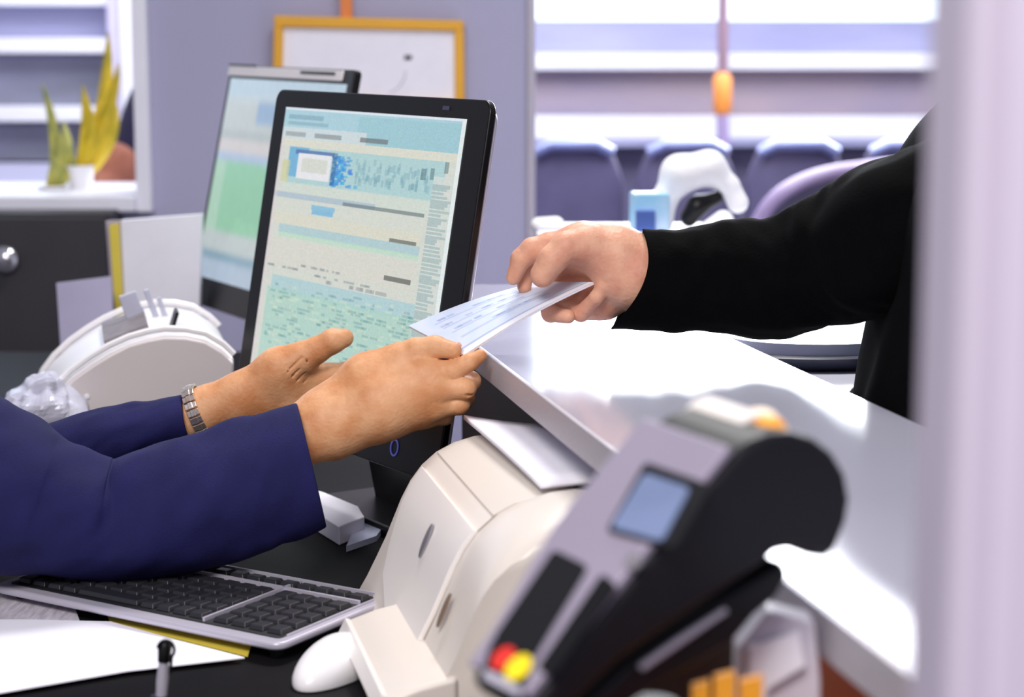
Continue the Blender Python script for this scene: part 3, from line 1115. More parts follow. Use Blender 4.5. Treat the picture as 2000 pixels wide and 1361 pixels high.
# paper slot in the top
z_top = max(p.z for p in up_)
a = PP(205, 668, Vector((0, 0, z_top + 0.001)), UP)
slot = [P(q[0], q[1], 0) for q in ()]
sa = sp[6] + UP * 0.003 - WD * 0.12
tdir = (sp[5] - sp[7]).normalized()
nrm = WD.cross(tdir).normalized()
if nrm.z < 0:
    nrm = -nrm
MB().box(sa + nrm * 0.0002, tdir, WD, nrm, 0.027, 0.075, 0.004).build('slot', mat('grey_recess', srgb(126, 118, 122), 0.6, var=0.15, vscale=60), ncm, label='grey feed slot in the top')
for (px, py, hh, wd, m) in ((262, 600, 0.026, 0.011, 'greyblue'), (299, 592, 0.026, 0.0035, 'greyblue'), (322, 604, 0.024, 0.003, 'greyblue')):
    q_ = PP(px, py + 12, sp[5] - WD * 0.15, WD)
    MB().box(q_, (ED * 0.95 + UP * 0.30), WD, (UP * 0.95 - ED * 0.30) * -1, wd, 0.003, hh).build('paper_guide', m, ncm, bevel=0.0015)
q_ = PP(337, 634, sp[5] - WD * 0.05, WD)
MB().box(q_, (ED * 0.95 - UP * 0.30), WD, (UP * 0.95 + ED * 0.30), 0.002, 0.02, 0.018).build('stacker_plate', 'black', ncm, bevel=0.001, label='black stacker plate')
q_ = ncp(170, 771)
MB().lathe(q_ + WD * 0.012, [(0.0035, 0), (0.003, 0.0015), (0.001, 0.002)], axis=WD, seg=16).build('screw_cap', 'white_pl', ncm)

# crumpled clear bag at its foot
bc = P(72, 792, 2.28)


def crump(p):
    n = noise.noise(p * 28) * 0.020 + noise.noise(p * 70) * 0.008
    return p + (p - bc).normalized() * n


mb = MB().ellipsoid(bc - UP * 0.02, Vector((0.045, 0, 0)), Vector((0, 0.05, 0)), Vector((0.012, 0, 0.055)), 56, 36, crump)
zmin = min(v.z for v in mb.v)
mb.v = [Vector((v.x, v.y, DESK + 0.001 + (v.z - zmin) * (1.0))) if v.z < bc.z - 0.03 else v for v in mb.v]
o = mb.build('plastic_bag', 'bag', smooth=False)
tag(o, 'crumpled clear plastic bag at the foot of the white machine', 'bag')

# standing folder and lilac sheet behind the machine
Yf = 2.98
fd = thing('document_folder', (X(300, Yf), Yf, DESK), 'white document folder with a yellow edge standing behind the white machine', 'folder')
a_, b_ = P(236, 431, Yf), P(394, 419, Yf)
c_, d_ = P(386, 760, Yf), P(252, 760, Yf)
c_.z = d_.z = DESK
MB().prism([a_, b_, c_, d_], Vector((0, 0.02, 0))).build('cover', 'paper', fd)
MB().prism([P(206, 432, Yf) , P(235, 431, Yf), P(246, 640, Yf), P(222, 640, Yf)], Vector((0, 0.012, 0))).build('back_cover', mat('grey_lilac_card', srgb(176, 166, 176), 0.7), fd)
MB().prism([P(213, 440, Yf - 0.004), P(231, 436, Yf - 0.004), P(250, 760, Yf - 0.004), P(236, 760, Yf - 0.004)], Vector((0, 0.004, 0))).build('spine_strip', 'yellow', fd, label='yellow edge strip')
Yg = 2.90
q1, q2 = P(110, 553, Yg), P(216, 540, Yg)
q3, q4 = P(228, 760, Yg), P(124, 760, Yg)
q3.z = q4.z = DESK
o = MB().prism([q1, q2, q3, q4], Vector((0, 0.003, 0))).build('paper_sheet', 'lilac_paper')
tag(o, 'lilac sheet standing left of the white folder with yellow edge', 'paper')

# ================================================================== THE CHEQUE
ck = [P(798, 636, 1.905), P(1052, 549, 1.925), P(1160, 551, 1.868), P(906, 693, 1.848)]
nu, nv = 130, 70
ic = seg_img(nu, nv, L(214, 224, 244))
for i in range(nu):
    for j in range(nv):
        s = 0.5 + 0.5 * math.sin(i * 0.35 + 3 * math.sin(j * 0.12))
        ic[j, i] = ic[j, i] * (1 - 0.25 * s) + L(186, 214, 240) * 0.25 * s
for v in (0.2, 0.36, 0.52, 0.68):
    rect(ic, 0.12, v, 0.8, v + 0.02, L(140, 160, 200), .35)
    for i in range(10):
        u = .12 + rng.rand() * .6
        rect(ic, u, v - 0.05, u + 0.05, v - 0.02, L(120, 144, 196), .35)
rect(ic, 0.0, 0.88, 1, 0.90, L(150, 160, 190), .6)
rect(ic, 0.0, 0.92, 1, 1.0, L(238, 240, 250))
ic = np.clip(ic, 0, 1)
chq = thing('cheque', tuple(sum(ck, Vector()) / 4), 'pale blue printed cheque passed between the two people\'s hands', 'cheque')
cn = (ck[1] - ck[0]).cross(ck[3] - ck[0]).normalized()
if cn.z < 0:
    cn = -cn
A0, B0, C0, D0 = [np.array(p) for p in ck]


def bil(S, T):
    # bilinear patch minus the parallelogram used as base
    S = S[..., None]; T = T[..., None]
    full = A0 * (1 - S) * (1 - T) + B0 * S * (1 - T) + C0 * S * T + D0 * (1 - S) * T
    base_ = A0 + S * (B0 - A0) + T * (D0 - A0)
    bow = np.array(cn) * (0.004 * np.sin(math.pi * S))
    return full - base_ + bow


o = painted('printed_face', A0, B0 - A0, D0 - A0, nu, nv, ic, chq, 'print', bend=bil)
mb = MB()
n = 24
rr = []
for i in range(n + 1):
    s = i / n
    p0 = Vector(A0 * (1 - s) + B0 * s) + cn * (0.004 * math.sin(math.pi * s) - 0.0003)
    p1 = Vector(D0 * (1 - s) + C0 * s) + cn * (0.004 * math.sin(math.pi * s) - 0.0003)
    rr.append([p0, p1, p1 - cn * 0.0022, p0 - cn * 0.0022])
mb.rings(rr).build('paper_body', mat('bright_paper', srgb(244, 243, 248), 0.7), chq)


# ================================================================== PEOPLE
def sleeve(base, secs, nspan=10, nring=56, amp=0.004, seed=0.0, cuff=0.03, shear=0.0, fold=None, sd=0.0):
    """cloth tube. secs: (px, py, mm further, radius px in the picture, depth radius m); the first is the cuff"""
    rows = []
    for (px, py, off, ru, rd) in secs:
        Y = base + off / 1000
        p = P(px, py, Y)
        rows.append((p.x, p.y, p.z, ru * Y / FPX, rd))
    R = catmull(rows, nspan)
    rings = []
    F = Vector((0, CT, -ST))
    pts = [Vector(r[:3]) for r in R]
    s = 0.0
    for i, r in enumerate(R):
        t = (pts[min(i + 1, len(pts) - 1)] - pts[max(i - 1, 0)]).normalized()
        D = (F - t * F.dot(t)).normalized()
        U = t.cross(D).normalized()
        if U.z < 0:
            U = -U
        if i:
            s += (pts[i] - pts[i - 1]).length
        ring = []
        for k in range(nring):
            a = 2 * math.pi * k / nring
            fade = min(1, s / 0.05)
            q = pts[i] + U * (math.sin(a) * r[3]) + D * (math.cos(a) * r[4])
            rad = (U * math.sin(a) + D * math.cos(a)).normalized()
            w1 = noise.noise(Vector((s * 16 + seed, math.cos(a) * 1.3 + seed, math.sin(a) * 1.3)))
            w2 = noise.noise(Vector((s * 48 + math.sin(a) * 2.0 + seed, math.cos(a) * 2.2, math.sin(a) * 2.2 + seed)))
            q = q + rad * (amp * fade * (w1 * 1.6 + w2 * 0.7))
            if fold:
                q = q + rad * fold(s, a)
            sh_k = max(0.0, 1 - s / 0.09)
            q = q + t * (shear * math.sin(a) * r[3] * sh_k)
            q = q + t * (sd * max(0.0, -math.cos(a)) ** 2 * sh_k)
            ring.append(q)
        rings.append(ring)
    # hem and inside of the cuff
    c0 = sum(rings[0], Vector()) / nring
    t0_ = (pts[1] - pts[0]).normalized()
    inner = [c0 + (q - c0) * 0.955 + t0_ * 0.001 for q in rings[0]]
    inner2 = [c0 + (q - c0) * 0.90 + t0_ * cuff for q in rings[0]]
    lip = [c0 + (q - c0) * 0.985 - t0_ * 0.0012 for q in rings[0]]
    return MB().rings([inner2, inner, lip] + rings)


def mb_np(mb, h=None):
    V = np.array([tuple(v) for v in mb.v])
    Qs = []
    for f in mb.f:
        if len(f) == 4:
            Qs.append(f)
        else:      # fan an n-gon cap
            k = len(V)
            V = np.concatenate([V, V[list(f)].mean(0)[None]])
            n = len(f)
            for i in range(0, n, 2):
                Qs.append((f[i], f[(i + 1) % n], f[(i + 2) % n], k))
    return V, np.array(Qs)


# ---------------- clerk (left): near hand is the right hand, back of the hand to us
ND, FD = 1.850, 2.000
near_core = chain(ND, (500, 900, -8, 50), (600, 845, -2, 54), (650, 822, 0, 54)) + \
    chain(ND, (640, 815, 4, 50), (735, 758, 4, 44), (822, 722, -2, 30)) + \
    chain(ND, (645, 828, -2, 50), (740, 785, -6, 46), (848, 752, -8, 30)) + \
    chain(ND, (650, 842, 0, 46), (740, 808, -2, 42), (850, 788, -2, 30)) + \
    chain(ND, (655, 845, 8, 40), (745, 815, 8, 36), (828, 808, 8, 26)) + \
    chain(ND, (640, 800, 14, 44), (715, 738, 14, 42), (780, 702, 8, 32))
near_ch = [
    chain(ND, (770, 705, 8, 30), (812, 684, 4, 25), (850, 677, -1, 22), (885, 684, -5, 17)),                 # thumb
    chain(ND, (832, 728, -4, 27), (884, 724, -8, 21), (918, 707, -8, 17), (939, 694, -5, 13)),               # index
    chain(ND, (850, 755, -8, 28), (908, 758, -9, 22), (920, 744, 8, 19), (908, 734, 28, 15)),               # middle
    chain(ND, (850, 790, -2, 28), (897, 789, -3, 21), (910, 778, 18, 17), (900, 765, 34, 13)),               # ring
    chain(ND, (828, 810, 8, 25), (868, 812, 12, 18), (880, 800, 28, 14), (874, 785, 40, 12)),                # little
]
near_cuts = chain(ND, (866, 742, -27, 2), (900, 737, -26, 3), (926, 722, -16, 3)) + \
    chain(ND, (868, 776, -24, 2), (900, 776, -24, 3), (924, 768, -12, 3)) + \
    chain(ND, (812, 704, -17, 1.5), (836, 704, -18, 2.5), (858, 708, -15, 2))
VN, QN = implicit(near_core, near_ch, near_cuts, 0.001, kcore=0.016, kch=0.003, kjoin=0.006)
VN = relax(VN, QN, 2)

far_core = chain(FD, (300, 836, 0, 34), (360, 818, 0, 40), (410, 798, 0, 43), (470, 775, 0, 42)) + \
    chain(FD, (470, 772, 0, 42), (545, 722, -2, 40), (590, 700, -6, 32)) + \
    chain(FD, (470, 785, 2, 38), (560, 752, 6, 36), (640, 735, 14, 26)) + \
    chain(FD, (470, 790, 6, 36), (570, 768, 12, 34), (650, 760, 20, 24)) + \
    chain(FD, (470, 792, 6, 34), (570, 788, 12, 30), (645, 785, 22, 22))
far_ch = [
    chain(FD, (585, 700, -6, 30), (618, 684, -8, 26), (650, 666, -9, 24), (672, 660, -8, 19)),
    chain(FD, (630, 735, 14, 21), (690, 721, 18, 18), (735, 722, 10, 15), (760, 728, 0, 13)),
    chain(FD, (645, 758, 20, 22), (715, 752, 26, 18), (765, 750, 14, 15), (790, 752, 0, 13)),
    chain(FD, (650, 775, 22, 21), (715, 775, 26, 17), (760, 775, 14, 15), (780, 776, 2, 13)),
    chain(FD, (645, 792, 22, 19), (700, 797, 24, 15), (735, 798, 14, 13), (750, 798, 4, 12)),
]
far_cuts = chain(FD, (528, 742, -20, 1.0), (560, 726, -22, 1.8), (590, 698, -22, 1.2)) + \
    chain(FD, (538, 750, -18, 1.0), (572, 733, -20, 2.0), (597, 706, -20, 1.6)) + \
    chain(FD, (552, 756, -15, 1.0), (584, 740, -16, 1.8), (605, 712, -15, 1.8)) + \
    chain(FD, (575, 756, -10, 1.0), (600, 742, -11, 1.6), (618, 722, -8, 1.6)) + \
    chain(FD, (598, 702, -22, 1.5), (604, 714, -16, 2.6))
VF, QF = implicit(far_core, far_ch, far_cuts, 0.001, kcore=0.014, kch=0.004, kjoin=0.006)
VF = relax(VF, QF, 2)


def cones3(*pts):
    return [(tuple(pts[i][:3]), tuple(pts[i + 1][:3]), pts[i][3], pts[i + 1][3]) for i in range(len(pts) - 1)]


def head_core(x, y, z, fx, fy):
    """head at x,y,z (centre of skull) looking along fx,fy"""
    s = (-fy, fx)
    L_ = cones3((x, y, z + 0.02, 0.085), (x + fx * .035, y + fy * .035, z - .01, 0.078)) + \
        cones3((x + fx * .04, y + fy * .04, z - .04, 0.06), (x + fx * .055, y + fy * .055, z - .085, 0.042)) + \
        cones3((x - fx * .01, y - fy * .01, z - .05, 0.058), (x - fx * .02, y - fy * .02, z - .17, 0.055))
    ch = [cones3((x + fx * .108, y + fy * .108, z + .005, .007), (x + fx * .125, y + fy * .125, z - .03, .011)),
          cones3((x + s[0] * .082, y + s[1] * .082, z + .01, .012), (x + s[0] * .082, y + s[1] * .082, z - .03, .008)),
          cones3((x - s[0] * .082, y - s[1] * .082, z + .01, .012), (x - s[0] * .082, y - s[1] * .082, z - .03, .008)),
          cones3((x + fx * .103 + s[0] * .02, y + fy * .103 + s[1] * .02, z - .062, .006), (x + fx * .103 - s[0] * .02, y + fy * .103 - s[1] * .02, z - .062, .006))]
    cut = []
    for k in (-1, 1):
        ex, ey = x + fx * .112 + s[0] * .031 * k, y + fy * .112 + s[1] * .031 * k
        cut += [((ex, ey, z + .008), (ex + fx * .001, ey + fy * .001, z + .008), .011, .011)]
    return L_, ch, cut


# upper body of the clerk (outside the picture on the left, seated)
bx, by = -0.80, 1.93
hc, hch, hcut = head_core(bx + 0.04, by - 0.02, 1.50, 1.0, -0.02)
VB, QB = implicit(hc + cones3((bx, by, 1.10, .12), (bx, by, 0.85, .12)) +
                  cones3((bx, by - .15, 1.18, .04), (*P(-760, 420, 1.93), .04), (*P(-640, 570, 1.90), .04), (*P(-420, 800, 1.87), .04), (*P(-160, 905, 1.805), .032), (*P(80, 995, 1.80), .022), (*P(232, 975, 1.81), .020), (*P(480, 915, ND - 0.008), 0.020)) +
                  cones3((bx, by + .15, 1.18, .04), (*P(-640, 380, 2.01), .03), (*P(-560, 500, 2.04), .03), (*P(-420, 760, 2.06), .03), (*P(-160, 930, 2.02), .020), (*P(0, 925, 1.996), .018), (*P(250, 848, FD), 0.016)) +
                  cones3((bx, by - .15, 1.2, .06), (bx, by + .15, 1.2, .06)), hch, hcut, 0.006, kcore=0.008, kjoin=0.01)
VB = relax(VB, QB, 1)
clerk = thing('person', (bx, by, 0.0), 'person in a navy jacket at the left, both hands reaching for the cheque', 'person')
mesh_np([(VN, QN), (VF, QF), (VB, QB)], 'body', 'skin_a', clerk)

slN = sleeve(1.835, [(606, 909, 0, 127, 0.046), (560, 926, -4, 131, 0.050), (500, 944, -8, 134, 0.054), (400, 978, -18, 130, 0.060), (300, 1000, -26, 130, 0.062),
                     (232, 1013, -28, 122, 0.060), (180, 1008, -30, 128, 0.064), (80, 985, -36, 150, 0.070), (0, 958, -40, 166, 0.075), (-160, 905, -30, 190, 0.080), (-420, 800, 40, 190, 0.085),
                     (-640, 560, 90, 190, 0.085), (-760, 330, 110, 150, 0.075)], amp=0.0035, seed=1.7, cuff=0.03, shear=-0.12)
slF = sleeve(2.0, [(368, 817, 0, 49, 0.031), (330, 826, 0, 52, 0.036), (270, 842, 0, 56, 0.040), (183, 866, 0, 61, 0.045), (110, 888, -2, 62, 0.048), (0, 925, -4, 74, 0.055),
                   (-160, 930, 20, 90, 0.06), (-420, 760, 60, 120, 0.065), (-560, 500, 40, 130, 0.07), (-640, 300, 10, 110, 0.07)], amp=0.003, seed=5.2, cuff=0.02, shear=-0.05)
VT, QT = implicit(cones3((bx, by - .08, 1.16, .10), (bx, by - .08, .70, .12)) + cones3((bx, by + .08, 1.16, .10), (bx, by + .08, .70, .12)) +
                  cones3((bx, by - .17, 1.20, .065), (bx, by + .17, 1.20, .065)), [], [((bx + .06, by - .02, 1.35), (bx + .10, by - .02, 1.12), .075, .04)], 0.008, kcore=0.05)
VT = relax(VT, QT, 2)
mesh_np([mb_np(slN), mb_np(slF), (VT, QT)], 'jacket', 'navy', clerk)
VH, QH = implicit(cones3((bx + .025, by - .02, 1.535, .094), (bx + .0, by - .02, 1.50, .092)) + cones3((bx - .03, by - .02, 1.48, .08), (bx - .045, by - .02, 1.36, .05)), [],
                  [((bx + .13, by - .02, 1.47), (bx + .13, by - .02, 1.44), .085, .085)], 0.005, kcore=0.03)
mesh_np([(VH, QH)], 'hair', 'blackmatte', clerk, label='dark hair')
# nails
F_ = Vector((0, CT, -ST))


def nail(name, base, px, py, off, rx, ry, ang, parent, lab=None):
    Y = base + off / 1000
    c = P(px, py, Y)
    a = math.radians(ang)
    ax = Vector((math.cos(a), 0, math.sin(a)))
    ay = Vector((-math.sin(a), 0, math.cos(a)))
    k = Y / FPX
    MB().ellipsoid(c, ax * (rx * k), ay * (ry * k), F_ * 0.0016, 18, 10).build(name, 'nail', parent, smooth=True, label=lab)


nail('thumbnail', ND, 893, 674, -6, 9, 7, -12, clerk, 'pale pink thumbnail')
# bracelet
bp = P(388, 804, 2.0)
bt = (P(410, 798, 2.0) - P(350, 822, 2.0)).normalized()
bd = (F_ - bt * F_.dot(bt)).normalized()
bu = bt.cross(bd).normalized()
br = thing('bracelet_holder', bp, None, None) if False else None
brm = MB()
for k in range(22):
    a = 2 * math.pi * k / 22
    q_ = bp + (bu * math.sin(a) * 0.0262 + bd * math.cos(a) * 0.0262)
    rad = (bu * math.sin(a) + bd * math.cos(a))
    tg = (bu * math.cos(a) - bd * math.sin(a))
    brm.box(q_, bt, tg, rad, 0.0062, 0.0030, 0.0014)
    brm.box(q_ + rad * 0.0012, bt, tg, rad, 0.0024, 0.0034, 0.0010)
brm.build('bracelet', 'gold', clerk, bevel=0.0006, label='polished silver link bracelet')

# ---------------- customer (right)
CD = 1.88
cu_core = chain(CD, (1330, 545, 0, 70), (1250, 535, 0, 68), (1215, 525, 0, 66)) + \
    chain(CD, (1205, 490, 0, 50), (1140, 478, 4, 40), (1078, 484, 10, 30)) + \
    chain(CD, (1205, 500, 16, 50), (1140, 490, 22, 40), (1085, 494, 28, 28)) + \
    chain(CD, (1210, 520, 24, 48), (1150, 520, 34, 36), (1098, 520, 40, 26)) + \
    chain(CD, (1210, 545, 14, 46), (1180, 585, 16, 34), (1140, 600, 22, 26)) + \
    chain(CD, (1190, 492, -10, 42), (1140, 478, -18, 36))
cu_ch = [
    chain(CD, (1145, 476, -18, 34), (1105, 482, -26, 30), (1078, 508, -29, 28), (1060, 537, -28, 25)),       # thumb
    chain(CD, (1070, 484, 10, 28), (1040, 488, 8, 24), (1018, 505, 8, 20), (1003, 542, 10, 15)),             # index
    chain(CD, (1080, 496, 28, 26), (1044, 505, 28, 22), (1026, 530, 26, 18), (1024, 560, 22, 14)),           # middle
    chain(CD, (1095, 520, 40, 24), (1066, 575, 36, 20), (1075, 612, 14, 17), (1110, 618, -4, 14)),           # ring
    chain(CD, (1120, 560, 36, 22), (1100, 600, 26, 18), (1135, 612, 2, 16), (1166, 580, -14, 14), (1176, 560, -18, 11)),   # little
]
cu_cuts = chain(CD, (1036, 482, -16, 1.5), (1048, 490, -18, 2.2), (1052, 500, -18, 1.5)) + \
    chain(CD, (1040, 512, -10, 2), (1030, 530, -8, 2)) + \
    chain(CD, (1205, 492, -46, 1.5), (1192, 520, -44, 2), (1200, 545, -40, 1.5)) + \
    chain(CD, (1030 + 190, 500, -44, 1.5), (1208, 530, -42, 1.8)) + \
    chain(CD, (1078, 484, -42, 1.2), (1092, 500, -43, 1.2))
VC, QC = implicit(cu_core, cu_ch, cu_cuts, 0.001, kcore=0.014, kch=0.003, kjoin=0.006)
VC = relax(VC, QC, 2)
tx, ty = 0.475, 1.76
hc, hch, hcut = head_core(tx + 0.05, ty, 1.58, -1.0, -0.05)
VB, QB = implicit(hc + cones3((tx + .02, ty, 1.12, .09), (tx, ty, 0.8, .10)) +
                  cones3((0.44, 1.74, 1.10, .04), (*P(1850, 420, 1.75), .038), (*P(1680, 489, 1.81), .036), (*P(1500, 543, 1.86), .034), (*P(1330, 545, CD), 0.028)) +
                  cones3((tx, ty + .08, .82, .09), (tx, ty + .1, .45, .07), (tx + .02, ty + .1, .08, .05)) +
                  cones3((tx, ty - .08, .82, .09), (tx, ty - .1, .45, .07), (tx + .02, ty - .1, .08, .05)), hch, hcut, 0.006, kcore=0.03, kjoin=0.01)
cust = thing('person', (tx, ty, 0.0), 'customer in a black long-sleeved top handing over the cheque from the right', 'person')
mesh_np([(VC, QC), (relax(VB, QB, 1), QB)], 'body', 'skin_b', cust)
slC = sleeve(1.88, [(1226, 545, 0, 100, 0.044), (1260, 546, -2, 100, 0.048), (1300, 546, -4, 102, 0.050), (1400, 549, -10, 109, 0.053), (1500, 543, -20, 119, 0.056), (1600, 519, -40, 128, 0.06),
                    (1680, 489, -70, 143, 0.066), (1760, 452, -110, 150, 0.075), (1850, 420, -130, 150, 0.08), (1960, 380, -130, 130, 0.08)], amp=0.0045, seed=9.1, cuff=0.02, shear=0.28, sd=0.020)
VT, QT = implicit(cones3((tx, ty - .06, 1.12, .145), (tx - .005, ty - .06, .95, .160), (tx - .01, ty - .06, .70, .175)) +
                  cones3((tx, ty + .08, 1.12, .145), (tx, ty + .08, .95, .15), (tx, ty + .08, .70, .16)) +
                  cones3((0.425, 1.66, 1.13, .085), (tx, 1.90, 1.19, .07)) +
                  cones3((tx - .05, ty - .08, .90, .13), (tx - .05, ty - .08, .75, .13)), [], [], 0.007, kcore=0.05)
VT = relax(VT, QT, 2)
mesh_np([mb_np(slC), (VT, QT)], 'jacket', 'blackcloth', cust, label='black knitted long-sleeved top')
VT, QT = implicit(cones3((tx, ty + .09, .70, .13), (tx, ty + .10, .45, .09), (tx, ty + .1, .10, .065)) +
                  cones3((tx, ty - .09, .70, .13), (tx, ty - .10, .45, .09), (tx, ty - .1, .10, .065)), [], [], 0.009, kcore=0.02)
mesh_np([(VT, QT)], 'trousers', 'blackcloth', cust)
mb = MB()
for k in (-1, 1):
    mb.ellipsoid((tx - .04, ty + .1 * k, .045), Vector((.14, 0, 0)), Vector((0, .05, 0)), Vector((0, 0, .045)))
mb.build('shoes', 'black', cust, smooth=True)
VH, QH = implicit(cones3((tx + .065, ty, 1.615, .094), (tx + .09, ty, 1.58, .092)), [], [((tx - .04, ty, 1.55), (tx - .04, ty, 1.52), .085, .085)], 0.005, kcore=0.03)
mesh_np([(VH, QH)], 'hair', 'blackmatte', cust, label='dark hair')
nail('fingernail', CD, 1181, 558, -22, 7, 9, 20, cust)

# ================================================================== CARD TERMINAL (near, out of focus)
def camdir(x, y, z):
    return (Vector((1, 0, 0)) * x + Vector((0, ST, CT)) * y + Vector((0, -CT, ST)) * z)


uc = Vector((0.63, 0.69, -0.29)).normalized()
vc = Vector((0.5, -0.163, 0))
vc.z = (uc.x * vc.x + uc.y * vc.y) / -uc.z
vc.normalize()
tu, tv = camdir(*uc), camdir(*vc)
tn = tv.cross(tu)
tn = -tn if tn.dot(camdir(-0.6, 0.6, 0.4)) < 0 else tn
T0 = P(1300, 1150, 0.93)
TW = 0.068


def tp(px, py, d=0.0):
    return PP(px, py, T0 - tv * d, tv)


bodypx = [(1030, 1392), (1100, 1298), (1190, 1182), (1262, 1095), (1330, 1010), (1385, 948), (1432, 898), (1470, 868), (1512, 850), (1556, 846), (1598, 858),
          (1634, 886), (1658, 926), (1667, 975), (1660, 1020), (1646, 1056), (1640, 1080), (1618, 1094), (1590, 1090), (1566, 1080), (1545, 1076), (1520, 1082), (1490, 1108),
          (1400, 1165), (1300, 1235), (1220, 1290), (1160, 1345), (1110, 1400), (1060, 1420)]
outl = [tp(*q) for q in bodypx]
trm = thing('card_terminal', (T0.x, T0.y, DESK), 'black and silver card payment terminal on a stand, large and blurred in the foreground', 'card terminal')
def twid(p):
    s = max(0.0, min(1.0, (p - fa0).dot(fu0) / 0.10))
    return TW * (0.74 + 0.26 * s * s * (3 - 2 * s))


fa0 = tp(1036, 1384)
fu0 = (tp(1385, 948) - fa0).normalized()
MB().rings([outl, [p - tv * twid(p) for p in outl]]).build('body', 'blackmatte', trm, bevel=0.007, seg=4)
# face plane through the straight run of the outline
fa, fb = tp(1100, 1298), tp(1385, 948)
fu = (fb - fa).normalized()
fn = fu.cross(tv).normalized()
fn = -fn if fn.dot(tn) < 0 else fn
FO = fa + fn * 0.0035


def fpnt(px, py, d=0.0):
    return PP(px, py, FO + fn * d, fn)


def fuv(s, t, d=0.0):
    """s metres along the face from fa, t metres from the right edge to the left"""
    return FO + fu * s - tv * t + fn * d


LF = (tp(1440, 888) - fa).dot(fu)
S_0 = (tp(1036, 1384) - fa).dot(fu)


def frr(s0, t0, s1, t1, rad, d, n=5):
    out = []
    for (cx, cy, a0) in ((s1 - rad, t0 + rad, -90), (s1 - rad, t1 - rad, 0), (s0 + rad, t1 - rad, 90), (s0 + rad, t0 + rad, 180)):
        for i in range(n + 1):
            a = math.radians(a0 + 90 * i / n)
            out.append(fuv(cx + rad * math.cos(a), cy + rad * math.sin(a), d))
    return out


fpl = frr(S_0 + 0.002, 0.0015, LF, TW - 0.001, 0.008, -0.004)
fpl = [fuv(S_0 + 0.003 + (LF - S_0 - 0.003) * i / 16, 0.0015, -0.004) for i in range(17)]
fpl += [fuv(q_s, twid(fuv(q_s, 0)) - 0.001, -0.004) for q_s in [LF - (LF - S_0 - 0.003) * i / 16 for i in range(17)]]
MB().prism(fpl, fn * 0.005).build('face_plate', mat('mauve_grey_plastic', srgb(150, 142, 160), 0.4, metal=0.1, var=0.03), trm, bevel=0.0015)


def fst(px, py):
    p = fpnt(px, py, 0.001)
    return (p - FO).dot(fu), -(p - FO).dot(tv)


def panel(name, m, quad, d0, th, label=None, rad=None):
    ss = [fst(*q) for q in quad]
    cs_ = sum(s[0] for s in ss) / 4, sum(s[1] for s in ss) / 4
    pts = [fuv(s, t, d0) for s, t in ss]
    # round the corners a little
    out = []
    n = len(pts)
    for i in range(n):
        a, b, c = pts[i - 1], pts[i], pts[(i + 1) % n]
        r = rad or 0.003
        out += [b + (a - b).normalized() * r, b + ((a - b).normalized() + (c - b).normalized()) * r * 0.28, b + (c - b).normalized() * r]
    return MB().prism(out, fn * th).build(name, m, trm, label=label)


panel('display_frame', 'blackmatte', [(1262, 905), (1392, 950), (1318, 1075), (1186, 1040)], 0.001, 0.0012, 'dark display surround')
panel('display', 'glass_lcd', [(1262, 928), (1352, 958), (1296, 1062), (1196, 1034)], 0.0022, 0.0008, 'grey-blue display')
panel('keypad_cover', 'blackmatte', [(1084, 1076), (1150, 1108), (1042, 1290), (966, 1250)], 0.001, 0.0016, 'black keypad panel')
panel('card_slot', 'black', [(1178, 1122), (1208, 1146), (1082, 1322), (1050, 1308)], 0.001, 0.0012, 'black slot along the face')
panel('function_button', 'logo_grey', [(1236, 1080), (1262, 1092), (1240, 1118), (1216, 1106)], 0.001, 0.0016)
panel('lower_cap', 'blackmatte', [(966, 1246), (1046, 1292), (1020, 1352), (942, 1316)], 0.001, 0.0012)
# overlapping red and yellow discs
for (px, py, r, m, nm, d) in ((984, 1286, 0.0064, 'red', 'red_disc', 0.0024), (1013, 1304, 0.0072, 'yellowdisc', 'yellow_disc', 0.0030)):
    c_ = fpnt(px, py, d)
    MB().rings([[c_ + (fu * math.cos(a) + tv * math.sin(a)) * r + fn * q_ for a in [2 * math.pi * k / 32 for k in range(32)]] for q_ in (0, 0.0006)]).build(nm, m, trm, label=nm.replace('_', ' ') + ' of the card emblem')
MB().prism([fuv(*fst(*q), 0.0023) for q in ((950, 1312), (985, 1326), (1026, 1352), (1016, 1364), (948, 1330))], fn * 0.001).build('label_plate', 'silver', trm)
# paper roll bay with roll and orange latch at the head
c_ = tp(1432, 862, 0.045) + tn * 0.004
MB().lathe(c_ - tv * 0.022, [(0.001, 0), (0.0150, 0), (0.0160, 0.002), (0.0160, 0.040), (0.0150, 0.042), (0.001, 0.042)], axis=tv, seg=36).build('paper_roll', mat('receipt_paper', srgb(226, 220, 214), 0.7), trm, smooth=True)
c_ = tp(1500, 848, 0.022) + tn * 0.001
MB().ellipsoid(c_, tu * 0.0095, tv * 0.012, tn * 0.0085, 24, 14).build('latch', 'orange', trm, smooth=True, label='orange latch on the head')
c_ = tp(1476, 836, 0.03)
MB().ellipsoid(c_ , tu * 0.012, tv * 0.014, tn * 0.007, 24, 14).build('receipt_end', mat('peach_paper', srgb(250, 226, 196), 0.6), trm, smooth=True)
